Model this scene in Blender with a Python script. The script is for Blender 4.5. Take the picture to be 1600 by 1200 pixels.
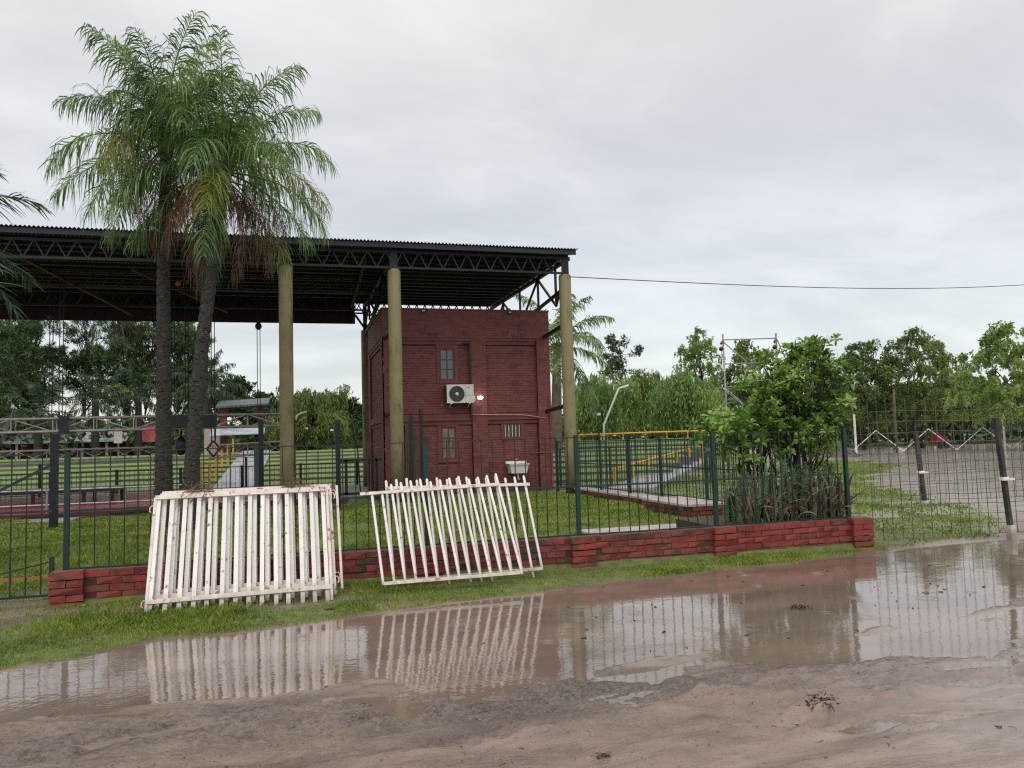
import bpy, math, random
import numpy as np
from mathutils import Vector, Matrix

sc = bpy.context.scene
for o in list(bpy.data.objects):
    bpy.data.objects.remove(o)
COL = sc.collection
rad = math.radians

# ------------------------------------------------------------------ camera
yaw, pitch, roll, EYE = 16.0, 4.2, 1.72, 1.6
cam_d = bpy.data.cameras.new('camera')
cam = bpy.data.objects.new('camera', cam_d)
COL.objects.link(cam)
cam.matrix_world = (Matrix.Translation((0, 0, EYE)) @ Matrix.Rotation(-rad(yaw), 4, 'Z')
                    @ Matrix.Rotation(rad(90 + pitch), 4, 'X') @ Matrix.Rotation(-rad(roll), 4, 'Z'))
cam_d.sensor_width = 36.0
cam_d.lens = 27.0
cam_d.clip_start = 0.05
cam_d.clip_end = 3000.0
sc.camera = cam

# ------------------------------------------------------------------ world: overcast sky over a Nishita base
SUN_EL, SUN_AZ = 58.0, 200.0
w = bpy.data.worlds.new('World')
sc.world = w
w.use_nodes = True
nt = w.node_tree
nt.nodes.clear()
N = nt.nodes.new
def wl(a, b): nt.links.new(a, b)
out = N('ShaderNodeOutputWorld')
sky = N('ShaderNodeTexSky'); sky.sky_type = 'NISHITA'; sky.sun_disc = False
sky.sun_elevation = rad(SUN_EL); sky.sun_rotation = rad(SUN_AZ)
bg1 = N('ShaderNodeBackground'); bg1.inputs['Strength'].default_value = 0.05
wl(sky.outputs[0], bg1.inputs[0])
tc = N('ShaderNodeTexCoord')
sep = N('ShaderNodeSeparateXYZ'); wl(tc.outputs['Generated'], sep.inputs[0])
def wm(op, a, b=None, clamp=False):
    m = N('ShaderNodeMath'); m.operation = op; m.use_clamp = clamp
    for i, v in enumerate((a, b)):
        if v is None: continue
        if isinstance(v, (int, float)): m.inputs[i].default_value = v
        else: wl(v, m.inputs[i])
    return m.outputs[0]
zc = wm('MAXIMUM', sep.outputs['Z'], 0.0)
den = wm('ADD', zc, 0.22)
cx = wm('DIVIDE', sep.outputs['X'], den); cy = wm('DIVIDE', sep.outputs['Y'], den)
comb = N('ShaderNodeCombineXYZ'); wl(cx, comb.inputs[0]); wl(cy, comb.inputs[1])
def wnoise(scale, det, rough, dist, off):
    mp = N('ShaderNodeMapping'); mp.inputs['Location'].default_value = off
    mp.inputs['Scale'].default_value = (1.0, 1.5, 1.0)
    wl(comb.outputs[0], mp.inputs[0])
    n = N('ShaderNodeTexNoise'); n.inputs['Scale'].default_value = scale; n.inputs['Detail'].default_value = det
    n.inputs['Roughness'].default_value = rough; n.inputs['Distortion'].default_value = dist
    wl(mp.outputs[0], n.inputs['Vector']); return n.outputs[0]
n1 = wnoise(0.55, 5, 0.55, 0.6, (1.3, 0.4, 0)); n2 = wnoise(1.7, 5, 0.6, 0.5, (4.1, 2.2, 0))
cl = wm('ADD', wm('MULTIPLY', n1, 0.62), wm('MULTIPLY', n2, 0.38))
mr = N('ShaderNodeMapRange'); mr.interpolation_type = 'SMOOTHSTEP'
mr.inputs['From Min'].default_value = 0.34; mr.inputs['From Max'].default_value = 0.66
mr.inputs['To Min'].default_value = 0.80; mr.inputs['To Max'].default_value = 1.13
wl(cl, mr.inputs['Value'])
up = wm('ADD', wm('MULTIPLY', wm('POWER', zc, 2.5), 0.75), 1.0)
lum = wm('MULTIPLY', mr.outputs[0], up)
mixc = N('ShaderNodeMix'); mixc.data_type = 'RGBA'
mixc.inputs[6].default_value = (0.590, 0.583, 0.553, 1); mixc.inputs[7].default_value = (0.705, 0.682, 0.642, 1)
wl(wm('MULTIPLY', zc, 2.2, True), mixc.inputs[0])
bg2 = N('ShaderNodeBackground'); wl(mixc.outputs[2], bg2.inputs[0]); wl(lum, bg2.inputs[1])
add = N('ShaderNodeAddShader'); wl(bg1.outputs[0], add.inputs[0]); wl(bg2.outputs[0], add.inputs[1])
wl(add.outputs[0], out.inputs[0])

sun_d = bpy.data.lights.new('sun', 'SUN'); sun_d.energy = 1.1; sun_d.angle = rad(40); sun_d.color = (1.0, 0.97, 0.93)
sun = bpy.data.objects.new('sun', sun_d); COL.objects.link(sun)
# the hidden sun stands high behind the camera's left shoulder
sd = Vector((-math.cos(rad(SUN_EL)) * 0.45, -math.cos(rad(SUN_EL)) * 0.9, math.sin(rad(SUN_EL))))
sun.rotation_euler = sd.to_track_quat('Z', 'Y').to_euler()
sun.location = (-10, -20, 40)

vs = sc.view_settings
vs.view_transform = 'Standard'; vs.look = 'None'; vs.exposure = 0.0; vs.gamma = 1.0; vs.use_curve_mapping = False
sc.render.engine = 'CYCLES'
sc.cycles.use_denoising = False; sc.cycles.filter_width = 1.25; sc.cycles.sample_clamp_indirect = 3.0
sc.cycles.max_bounces = 6; sc.cycles.diffuse_bounces = 3; sc.cycles.glossy_bounces = 3
sc.cycles.transmission_bounces = 2; sc.cycles.transparent_max_bounces = 4
sc.cycles.caustics_reflective = False; sc.cycles.caustics_refractive = False

# ------------------------------------------------------------------ numpy noise
_rs = np.random.RandomState(7)
_perm = _rs.rand(256, 256)
def vnoise(x, y):
    xi = np.floor(x).astype(int); yi = np.floor(y).astype(int)
    fx = x - xi; fy = y - yi
    fx = fx * fx * (3 - 2 * fx); fy = fy * fy * (3 - 2 * fy)
    a = _perm[xi & 255, yi & 255]; b = _perm[(xi + 1) & 255, yi & 255]
    c = _perm[xi & 255, (yi + 1) & 255]; d = _perm[(xi + 1) & 255, (yi + 1) & 255]
    return (a * (1 - fx) + b * fx) * (1 - fy) + (c * (1 - fx) + d * fx) * fy - 0.5
def fbm(x, y, o=4, gain=0.5):
    s = 0; a = 1.0
    for i in range(o):
        s = s + a * vnoise(x + 17.3 * i, y + 9.1 * i); x = x * 2.03; y = y * 2.03; a *= gain
    return s
def sstep(a, b, x):
    t = np.clip((x - a) / (b - a), 0, 1); return t * t * (3 - 2 * t)
def polysd(px, py, poly):          # signed distance, negative inside
    P = np.array(poly, float); Q = np.roll(P, -1, 0)
    dmin = np.full(px.shape, 1e9); ins = np.zeros(px.shape, bool)
    for (ax, ay), (bx, by) in zip(P, Q):
        ex, ey = bx - ax, by - ay
        wx, wy = px - ax, py - ay
        t = np.clip((wx * ex + wy * ey) / (ex * ex + ey * ey), 0, 1)
        dmin = np.minimum(dmin, (wx - ex * t) ** 2 + (wy - ey * t) ** 2)
        c = ((ay > py) != (by > py)) & (px < (bx - ax) * (py - ay) / (by - ay + 1e-12) + ax)
        ins ^= c
    d = np.sqrt(dmin)
    return np.where(ins, -d, d)

# ------------------------------------------------------------------ materials
def S(r, g, b, k=1.0):
    f = lambda c: (c / 12.92 if c <= 0.04045 else ((c + 0.055) / 1.055) ** 2.4) * k
    return (f(r / 255), f(g / 255), f(b / 255), 1.0)
MATS = {}
def mat(name, cols, rough=0.6, scale=3.0, bump=0.0, bscale=40.0, metal=0.0, spec=0.5, stretch=(1, 1, 1),
        rnd=0.0, island=0.0, transl=0.0, stain=None, sscale=2.0, sth=(0.5, 0.62), coat=0.0, detail=6, rvar=0.0, splash=None):
    """noise blend of 2-3 colours in world space + optional stains, bump, per-object / per-island variation"""
    if name in MATS: return MATS[name]
    m = bpy.data.materials.new(name); m.use_nodes = True
    t = m.node_tree; t.nodes.clear(); N = t.nodes.new; L = t.links.new
    o = N('ShaderNodeOutputMaterial'); p = N('ShaderNodeBsdfPrincipled')
    g = N('ShaderNodeNewGeometry')
    mp = N('ShaderNodeMapping'); mp.inputs['Scale'].default_value = stretch
    L(g.outputs['Position'], mp.inputs[0])
    def noise(s, d=6, r=0.6):
        n = N('ShaderNodeTexNoise'); n.inputs['Scale'].default_value = s; n.inputs['Detail'].default_value = d
        n.inputs['Roughness'].default_value = r
        L(mp.outputs[0], n.inputs['Vector']); return n.outputs[0]
    nv = noise(scale, detail)
    ramp = N('ShaderNodeValToRGB')
    els = ramp.color_ramp.elements
    k = len(cols)
    pos = [0.35, 0.65] if k == 2 else ([0.5] if k == 1 else [0.32, 0.5, 0.68])
    els[0].position = pos[0]; els[0].color = cols[0]
    if k == 1: els.remove(els[1])
    else:
        els[1].position = pos[1]; els[1].color = cols[1]
        for i in range(2, k):
            e = els.new(pos[i]); e.color = cols[i]
    fac = nv
    def math_(op, a, b, c=None):
        q = N('ShaderNodeMath'); q.operation = op
        for i, v in enumerate((a, b, c)):
            if v is None: continue
            if isinstance(v, (int, float)): q.inputs[i].default_value = v
            else: L(v, q.inputs[i])
        return q.outputs[0]
    if rnd:
        oi = N('ShaderNodeObjectInfo')
        fac = math_('ADD', fac, math_('MULTIPLY_ADD', oi.outputs['Random'], rnd, -rnd / 2))
    if island:
        fac = math_('ADD', fac, math_('MULTIPLY_ADD', g.outputs['Random Per Island'], island, -island / 2))
    L(fac, ramp.inputs[0])
    colr = ramp.outputs[0]
    if stain is not None:
        sn = noise(sscale, 8, 0.65)
        sr = N('ShaderNodeMapRange'); sr.interpolation_type = 'SMOOTHSTEP'
        sr.inputs['From Min'].default_value = sth[0]; sr.inputs['From Max'].default_value = sth[1]
        L(sn, sr.inputs['Value'])
        mx = N('ShaderNodeMix'); mx.data_type = 'RGBA'; L(sr.outputs[0], mx.inputs[0])
        L(colr, mx.inputs[6]); mx.inputs[7].default_value = stain; colr = mx.outputs[2]
    if splash is not None:           # mud thrown up from the ground
        sx = N('ShaderNodeSeparateXYZ'); L(g.outputs['Position'], sx.inputs[0])
        zr_ = N('ShaderNodeMapRange'); zr_.inputs['From Min'].default_value = splash[1]; zr_.inputs['From Max'].default_value = splash[0]
        L(math_('ADD', sx.outputs['Z'], math_('MULTIPLY_ADD', noise(9, 6, .7), splash[1] * 1.6, -splash[1] * .8)), zr_.inputs['Value'])
        mx = N('ShaderNodeMix'); mx.data_type = 'RGBA'; L(math_('MULTIPLY', zr_.outputs[0], splash[3]), mx.inputs[0])
        L(colr, mx.inputs[6]); mx.inputs[7].default_value = splash[2]; colr = mx.outputs[2]
    L(colr, p.inputs['Base Color'])
    p.inputs['Roughness'].default_value = rough; p.inputs['Metallic'].default_value = metal
    p.inputs['Specular IOR Level'].default_value = spec
    if coat:
        p.inputs['Coat Weight'].default_value = coat; p.inputs['Coat Roughness'].default_value = 0.08
    if rvar:
        rm = N('ShaderNodeMapRange'); rm.inputs['From Min'].default_value = 0.35; rm.inputs['From Max'].default_value = 0.65
        rm.inputs['To Min'].default_value = max(0.03, rough - rvar); rm.inputs['To Max'].default_value = min(1, rough + rvar)
        L(noise(scale * 1.7, 5), rm.inputs['Value']); L(rm.outputs[0], p.inputs['Roughness'])
    if bump:
        b = N('ShaderNodeBump'); b.inputs['Strength'].default_value = 1.0; b.inputs['Distance'].default_value = bump
        L(noise(bscale, 5), b.inputs['Height']); L(b.outputs[0], p.inputs['Normal'])
    if transl:
        tr = N('ShaderNodeBsdfTranslucent'); L(colr, tr.inputs[0])
        ms = N('ShaderNodeMixShader'); ms.inputs[0].default_value = transl
        L(p.outputs[0], ms.inputs[1]); L(tr.outputs[0], ms.inputs[2]); L(ms.outputs[0], o.inputs[0])
    else:
        L(p.outputs[0], o.inputs[0])
    MATS[name] = m
    return m

# ------------------------------------------------------------------ mesh building
def mesh_np(name, V, Fs, smooth=False):
    V = np.ascontiguousarray(V, dtype=np.float32)
    me = bpy.data.meshes.new(name)
    me.vertices.add(len(V)); me.vertices.foreach_set('co', V.ravel())
    Fs = [np.asarray(f, dtype=np.int32) for f in Fs if len(f)]
    nl = sum(f.size for f in Fs); npoly = sum(len(f) for f in Fs)
    me.loops.add(nl); me.polygons.add(npoly)
    me.loops.foreach_set('vertex_index', np.concatenate([f.ravel() for f in Fs]))
    tot = np.concatenate([np.full(len(f), f.shape[1], np.int32) for f in Fs])
    st = np.concatenate([[0], np.cumsum(tot)[:-1]]).astype(np.int32)
    me.polygons.foreach_set('loop_start', st)
    me.polygons.foreach_set('use_smooth', np.full(npoly, bool(smooth)))
    me.update(calc_edges=True)
    return me

BOXF = np.array([[0, 3, 2, 1], [4, 5, 6, 7], [0, 1, 5, 4], [1, 2, 6, 5], [2, 3, 7, 6], [3, 0, 4, 7]])
def unit(v):
    v = np.asarray(v, float); return v / (np.linalg.norm(v) + 1e-12)
class MB:
    def __init__(s): s.v = []; s.q = []; s.t = []; s.n = 0
    def add(s, V, q=None, t=None):
        V = np.asarray(V, float).reshape(-1, 3)
        if q is not None and len(q): s.q.append(np.asarray(q) + s.n)
        if t is not None and len(t): s.t.append(np.asarray(t) + s.n)
        s.v.append(V); s.n += len(V); return s
    def box(s, a, b):
        (x0, y0, z0), (x1, y1, z1) = a, b
        return s.add([(x0, y0, z0), (x1, y0, z0), (x1, y1, z0), (x0, y1, z0), (x0, y0, z1), (x1, y0, z1), (x1, y1, z1), (x0, y1, z1)], BOXF)
    def bar(s, a, b, w, h=None, up=(0, 0, 1)):
        h = h or w; a = np.array(a, float); b = np.array(b, float)
        d = unit(b - a); u = np.array(up, float)
        if abs(d @ u) > 0.95: u = np.array((0, 1, 0.))
        x = unit(np.cross(d, u)); z = np.cross(x, d)
        x = x * w / 2; z = z * h / 2
        return s.add([a - x - z, a + x - z, a + x + z, a - x + z, b - x - z, b + x - z, b + x + z, b - x + z], BOXF)
    def tube(s, path, r, k=6, caps=True):
        P = np.asarray(path, float); n = len(P)
        r = np.full(n, r, float) if np.isscalar(r) else np.asarray(r, float)
        T = np.gradient(P, axis=0); T /= np.linalg.norm(T, axis=1)[:, None] + 1e-12
        u = np.array((0, 0, 1.)) if abs(T[0, 2]) < 0.9 else np.array((1., 0, 0))
        x = unit(np.cross(T[0], u)); rings = []
        a = np.arange(k) * 2 * np.pi / k
        for i in range(n):
            x = unit(x - T[i] * (x @ T[i])); y = np.cross(T[i], x)
            rings.append(P[i] + r[i] * (np.cos(a)[:, None] * x + np.sin(a)[:, None] * y))
        V = np.concatenate(rings); q = []
        j = np.arange(k); j2 = (j + 1) % k
        for i in range(n - 1):
            q.append(np.stack([i * k + j, i * k + j2, (i + 1) * k + j2, (i + 1) * k + j], 1))
        t = []
        if caps:
            V = np.concatenate([V, P[:1], P[-1:]]); c0 = n * k
            t = [(c0, b, a_) for a_, b in zip(j, j2)] + [(c0 + 1, (n - 1) * k + a_, (n - 1) * k + b) for a_, b in zip(j, j2)]
        return s.add(V, np.concatenate(q), t)
    def lathe(s, prof, c=(0, 0, 0), k=16, axis='z'):
        a = np.arange(k) * 2 * np.pi / k; V = []
        for r, z in prof:
            ring = np.stack([r * np.cos(a), r * np.sin(a), np.full(k, z)], 1)
            V.append(ring)
        V = np.concatenate(V)
        if axis == 'y': V = V[:, [0, 2, 1]] * np.array([1, 1, 1])
        V = V + np.array(c); q = []; j = np.arange(k); j2 = (j + 1) % k
        for i in range(len(prof) - 1):
            q.append(np.stack([i * k + j, i * k + j2, (i + 1) * k + j2, (i + 1) * k + j], 1))
        return s.add(V, np.concatenate(q))
    def sphere(s, c, r, k=10, m=6):
        r = np.array([r, r, r]) if np.isscalar(r) else np.array(r)
        pr = [(max(math.sin(math.pi * i / m), 1e-3), -math.cos(math.pi * i / m)) for i in range(m + 1)]
        q = MB(); q.lathe(pr, k=k); return s.add(q.v[0] * r + np.array(c), q.q[0])
    def arrays(s):
        return np.concatenate(s.v), ([np.concatenate(s.q)] if s.q else []) + ([np.concatenate(s.t)] if s.t else [])
    def mesh(s, name, smooth=False, off=(0, 0, 0)):
        V, F = s.arrays(); return mesh_np(name, V - np.array(off), F, smooth)

WLOC = {}
def put(name, me, m=None, parent=None, loc=None, rot=None, scale=None):
    o = bpy.data.objects.new(name, me); COL.objects.link(o)
    if m is not None and me is not None and not me.materials: me.materials.append(m)
    base = np.array(WLOC.get(parent.name, (0, 0, 0)) if parent else (0, 0, 0), float)
    L = base if loc is None else np.array(loc, float)
    o.parent = parent
    o.location = L - base
    if rot is not None: o.rotation_euler = rot
    if scale is not None: o.scale = scale
    WLOC[o.name] = L
    return o
def part(name, mb, m, parent, smooth=False, label=None, kind=None):
    base = WLOC[parent.name]
    o = put(name, mb.mesh(name, smooth, base), m, parent)
    if label: o['label'] = label
    if kind: o['kind'] = kind
    return o
def thing(name, label, cat, loc, group=None):
    o = put(name, None, loc=loc); o.empty_display_size = 0.2
    return tag(o, label, cat, group)
def tag(o, label=None, cat=None, group=None, kind=None):
    if label: o['label'] = label
    if cat: o['category'] = cat
    if group: o['group'] = group
    if kind: o['kind'] = kind
    return o
def solo(name, mb, m, label, cat, loc, group=None, smooth=False):
    return tag(put(name, mb.mesh(name, smooth, loc), m, loc=loc), label, cat, group)
def copy_tree(o, loc, label=None):
    c = o.copy(); COL.objects.link(c); c.location = loc; WLOC[c.name] = np.array(loc, float)
    if label: c['label'] = label
    for ch in list(o.children):
        d = ch.copy(); COL.objects.link(d); d.parent = c
        for g in list(ch.children):
            e = g.copy(); COL.objects.link(e); e.parent = d
    return c

# ------------------------------------------------------------------ palette
M_green = mat('green_paint', [S(16, 46, 44), S(24, 58, 52)], 0.38, 6, spec=0.5, stain=S(60, 52, 40), sscale=9, sth=(0.66, 0.74))
M_bar = mat('dark_green_rod', [S(20, 36, 34), S(30, 46, 42)], 0.45, 8)
M_blacksteel = mat('black_steel', [S(14, 20, 24), S(24, 31, 34)], 0.42, 5)
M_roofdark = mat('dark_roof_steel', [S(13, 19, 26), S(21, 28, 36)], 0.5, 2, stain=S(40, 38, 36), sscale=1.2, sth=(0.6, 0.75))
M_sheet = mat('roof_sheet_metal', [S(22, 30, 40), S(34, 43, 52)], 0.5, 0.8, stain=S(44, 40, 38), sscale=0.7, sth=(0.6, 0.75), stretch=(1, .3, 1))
M_fascia = mat('maroon_fascia', [S(38, 26, 30), S(52, 34, 37)], 0.6, 2)
M_column = mat('olive_paint', [S(122, 113, 76), S(144, 134, 96), S(132, 123, 86)], 0.6, 2.2, bump=0.003, bscale=30,
               stain=S(84, 78, 58), sscale=4.0, sth=(0.52, 0.72), stretch=(1, 1, .3), splash=(.1, .75, S(92, 82, 62), .7))
M_redwall = mat('maroon_painted_brick', [S(106, 57, 53), S(133, 74, 68), S(119, 65, 60)], 0.62, 1.3, bump=0.004, bscale=50, island=0.3,
                stain=S(150, 104, 96), sscale=2.4, sth=(0.60, 0.78), stretch=(1, 1, .45), splash=(.1, .8, S(84, 52, 48), .7))
M_redplaster = mat('maroon_painted_plaster', [S(110, 59, 55), S(132, 72, 67)], 0.6, 1.6, bump=0.002, bscale=30,
                   stain=S(90, 48, 46), sscale=2.0, sth=(0.54, 0.74), stretch=(1, 1, .3))
M_brick = mat('red_painted_brick', [S(104, 44, 37), S(148, 62, 52), S(126, 52, 44)], 0.45, 4, bump=0.006, bscale=38, rnd=0.25,
              stain=S(80, 56, 46), sscale=2.6, sth=(0.54, 0.66), rvar=0.15, splash=(-.05, .14, S(92, 72, 60), .8))
M_brickdark = mat('weathered_brick', [S(104, 50, 42), S(134, 62, 52), S(112, 68, 58)], 0.55, 6, bump=0.006, bscale=40, rnd=0.4,
                  stain=S(56, 52, 40), sscale=3, sth=(0.48, 0.62))
M_mortar = mat('dark_mortar', [S(62, 40, 34), S(96, 52, 44)], 0.75, 8, bump=0.006, bscale=50)
M_wood_frame = mat('brown_window_wood', [S(92, 48, 42), S(112, 62, 52)], 0.5, 8)
M_white = mat('white_paint_worn', [S(230, 222, 216), S(242, 236, 232)], 0.5, 5, bump=0.002, bscale=60,
              stain=S(126, 102, 88), sscale=14, sth=(0.60, 0.7), rnd=0.3, splash=(.02, .22, S(126, 108, 92), .75))
M_whitedirty = mat('white_rail_dirty', [S(214, 198, 186), S(234, 222, 212)], 0.5, 7, bump=0.002, bscale=60,
                   stain=S(138, 100, 78), sscale=11, sth=(0.55, 0.67), splash=(.02, .2, S(126, 108, 92), .6))
M_rust = mat('rusty_wire', [S(92, 70, 56), S(128, 104, 84)], 0.7, 20)
M_concrete = mat('wet_concrete', [S(132, 132, 132), S(164, 164, 166), S(148, 146, 146)], 0.35, 1.4, rvar=0.2, bump=0.002, bscale=50)
M_curb = mat('terrace_concrete', [S(70, 80, 80), S(98, 106, 104)], 0.5, 0.8, stain=S(80, 84, 74), sscale=1.5, sth=(0.55, 0.7))
M_paleslab = mat('pale_slab', [S(172, 160, 156), S(196, 184, 180)], 0.35, 3, rvar=0.2)
M_redfloor = mat('red_floor_paint', [S(140, 40, 52), S(168, 56, 64), S(150, 78, 84)], 0.22, 0.9, rvar=0.16, stain=S(186, 150, 146), sscale=1.4, sth=(0.6, 0.72))
M_yellow = mat('yellow_paint', [S(206, 148, 34), S(224, 168, 52)], 0.4, 6)
M_alu = mat('aluminium', [S(176, 172, 168), S(210, 206, 202)], 0.4, 5, metal=0.15, rvar=0.1)
M_galv = mat('galvanised_steel', [S(128, 130, 134), S(164, 166, 168)], 0.42, 5, metal=0.5, stain=S(130, 84, 72), sscale=2, sth=(0.6, 0.7))
M_whiteplastic = mat('white_plastic', [S(222, 218, 206), S(234, 230, 220)], 0.4, 4)
M_blackplastic = mat('black_plastic', [S(22, 22, 24), S(34, 34, 36)], 0.45, 6)
M_darkgrille = mat('dark_grille', [S(44, 46, 46), S(62, 64, 64)], 0.5, 10)
M_porcelain = mat('porcelain', [S(232, 224, 220), S(240, 234, 230)], 0.15, 4, spec=0.6)
M_bark_palm = mat('palm_bark', [S(26, 26, 24), S(62, 60, 54), S(42, 42, 36)], 0.8, 7, bump=0.03, bscale=18, stretch=(1, 1, 2.4),
                  stain=S(120, 126, 110), sscale=15, sth=(0.60, 0.66))
M_bark = mat('tree_bark', [S(44, 38, 32), S(70, 60, 50)], 0.85, 5, bump=0.02, bscale=14, stretch=(1, 1, .4))
M_bark_pale = mat('pale_bark', [S(96, 86, 74), S(128, 116, 102)], 0.85, 5)
def leafmat(name, cols, tr=0.3, rough=0.45, scale=0.5, island=0.35, spec=0.35):
    return mat(name, cols, rough, scale, island=island, transl=tr, spec=spec, detail=3)
M_frond = leafmat('palm_frond_green', [S(54, 90, 46), S(98, 134, 64), S(142, 166, 90)], 0.3, 0.3, 0.9, spec=.6)
M_fronddark = leafmat('palm_frond_dark', [S(24, 44, 30), S(44, 66, 42), S(70, 92, 60)], 0.2, 0.35, 0.9)
M_fronddull = leafmat('palm_frond_dull', [S(44, 60, 44), S(68, 86, 62), S(92, 106, 80)], 0.2, 0.5, 0.9)
M_frondyel = leafmat('palm_frond_yellow', [S(110, 124, 54), S(150, 154, 66), S(128, 136, 58)], 0.3, 0.4, 1.2)
M_frondbrown = leafmat('palm_frond_dead', [S(82, 62, 51), S(128, 98, 78), S(104, 80, 66)], 0.12, 0.7, 1.5)
M_frondstem = mat('frond_stem', [S(84, 92, 46), S(112, 116, 60)], 0.5, 5)
M_pine = leafmat('pine_needles', [S(46, 66, 42), S(76, 100, 56), S(108, 128, 74)], 0.15, 0.5, 0.35)
M_willow = leafmat('willow_leaves', [S(88, 118, 64), S(132, 160, 88), S(166, 188, 112)], 0.4, 0.45, 0.4)
M_willow2 = leafmat('willow_leaves_olive', [S(78, 100, 54), S(114, 134, 72), S(140, 156, 84)], 0.4, 0.45, 0.35)
M_light = leafmat('light_leaves', [S(98, 126, 60), S(136, 162, 84), S(166, 186, 108)], 0.42, 0.45, 0.5)
M_dark = leafmat('dark_leaves', [S(34, 52, 28), S(58, 80, 40), S(80, 102, 52)], 0.25, 0.45, 0.5)
M_euc = leafmat('dry_leaves', [S(64, 74, 50), S(96, 104, 70)], 0.25, 0.5, 0.6)
M_shrub = leafmat('shrub_leaves', [S(74, 110, 44), S(118, 156, 62), S(162, 186, 92)], 0.3, 0.3, 2.2, 0.4, 0.5)
M_grass = leafmat('grass_blades', [S(88, 114, 38), S(124, 148, 54), S(164, 170, 86)], 0.3, 0.5, 1.1, 0.45)
M_grassdry = leafmat('grass_terrace', [S(104, 124, 40), S(128, 148, 48)], 0.3, 0.5, 0.8)
M_deadleaf = leafmat('dead_leaves', [S(74, 60, 50), S(146, 124, 102), S(108, 88, 72)], 0.1, 0.65, 4, 0.5)

def glass_mat(name, col, rough=0.06):
    m = bpy.data.materials.new(name); m.use_nodes = True
    p = m.node_tree.nodes['Principled BSDF']; p.inputs['Base Color'].default_value = col
    p.inputs['Roughness'].default_value = rough; p.inputs['Specular IOR Level'].default_value = 0.8
    return m
M_pane = glass_mat('window_glass_sky_grey', S(92, 97, 104))  # grey base colour carries the sky reflection of the upper panes
M_panecurtain = mat('curtained_glass', [S(96, 84, 76), S(158, 146, 132)], 0.1, 9, stretch=(3, 1, .4), spec=0.8)
M_panedark = glass_mat('window_glass_dark', S(36, 34, 36))
def emit_mat(name, col, strength):
    m = bpy.data.materials.new(name); m.use_nodes = True
    p = m.node_tree.nodes['Principled BSDF']; p.inputs['Base Color'].default_value = col
    p.inputs['Emission Color'].default_value = col; p.inputs['Emission Strength'].default_value = strength
    return m
M_lamp = emit_mat('lit_lamp', (1.0, 0.97, 0.9, 1), 9.0)

# snake plant: cross bands along each leaf (object space)
def banded():
    m = bpy.data.materials.new('snake_leaf'); m.use_nodes = True
    t = m.node_tree; N = t.nodes.new; L = t.links.new; p = t.nodes['Principled BSDF']
    tc = N('ShaderNodeTexCoord'); wv = N('ShaderNodeTexWave'); wv.bands_direction = 'Z'
    wv.inputs['Scale'].default_value = 16; wv.inputs['Distortion'].default_value = 9; wv.inputs['Detail'].default_value = 3
    wv.inputs['Detail Scale'].default_value = 3
    L(tc.outputs['Object'], wv.inputs['Vector'])
    r = N('ShaderNodeValToRGB'); r.color_ramp.elements[0].color = S(38, 62, 42); r.color_ramp.elements[1].color = S(124, 146, 106)
    r.color_ramp.elements[0].position = .3; r.color_ramp.elements[1].position = .8
    L(wv.outputs[1] if len(wv.outputs) > 1 else wv.outputs[0], r.inputs[0])
    L(r.outputs[0], p.inputs['Base Color']); p.inputs['Roughness'].default_value = .35
    return m
M_snake = banded()

# ================================================================== GROUND
PUD = [(-5.2, 6.05), (-3.4, 6.35), (-2.16, 6.84), (-1.76, 6.99), (-1.13, 7.45), (-.33, 7.4), (.59, 7.64), (1.5, 7.86), (2.67, 8.04), (3.86, 8.32),
       (5.17, 8.42), (6.63, 8.55), (7.9, 8.8), (9.0, 8.95), (10.2, 8.9), (11.6, 8.5), (12.2, 7.2), (9.4, 6.9), (7.4, 6.1), (6.2, 5.62), (5.3, 5.5), (4.25, 5.4),
       (4.3, 5.28), (5.2, 5.25), (6.4, 5.45), (8.5, 6.1), (8.2, 5.55), (5.24, 4.62), (4.36, 4.62), (3.84, 4.66), (2.99, 4.99), (2.3, 4.78), (1.78, 5.1), (.89, 5.16),
       (.46, 5.5), (-.05, 5.48), (-.66, 5.6), (-1.23, 5.63), (-1.82, 5.75), (-3.4, 5.6), (-5.2, 5.5)]
SPIT = [(2.05, 5.15), (2.5, 5.28), (3.0, 5.34), (2.95, 5.26), (2.45, 5.16)]
GRASSLOT = [(7.2, 8.9), (7.2, 14), (14, 24.2), (24.0, 30.0), (23.3, 25.5), (19.5, 22.0), (17.6, 20.6), (14.6, 16.7), (13.4, 14.2), (12.6, 12.3), (11.4, 10.4), (9.6, 8.9), (7.5, 8.7)]
WATER = -0.05
TRACKS = [([(-4, 5.05), (-1.5, 4.85), (.6, 4.95), (2.2, 4.5), (4.5, 4.05), (8, 4.1)], .10, .030), ([(-3, 4.35), (-.6, 4.25), (1.6, 4.2), (3.0, 3.75), (6, 3.5)], .10, .024),
          ([(.2, 4.62), (1.2, 4.95), (2.4, 4.62), (3.6, 4.55), (6.5, 4.0)], .08, .034), ([(-3.5, 5.45), (-1.4, 5.2), (.2, 5.25), (1.4, 4.7), (2.6, 4.1), (4, 3.6)], .07, .018)]
def lotz(d): return np.interp(d, [11, 16, 25, 42, 55, 90], [0, .08, .18, .30, .35, .4])
def H_in(x, y):            # lawn inside the fence, and the rise behind the stage
    d = .276 * x + .961 * y
    left = np.interp(y, [31.2, 31.6, 42.4, 43.2], [0, -.2, .7, 1.18]); u_ = .961 * x - .276 * y; sunk = u_ < 3.7 + (d - 22.6) * .42
    right = np.where(sunk, np.interp(d, [22.6, 23.0, 36.8, 37.5], [0, -.25, .9, 1.28]), np.interp(d, [21, 31, 38], [0, .28, 1.2]))
    k = sstep(4, 7, x)
    return 0.13 + left * (1 - k) + right * k + .012 * fbm(x * .9, y * .9, 3)
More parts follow.
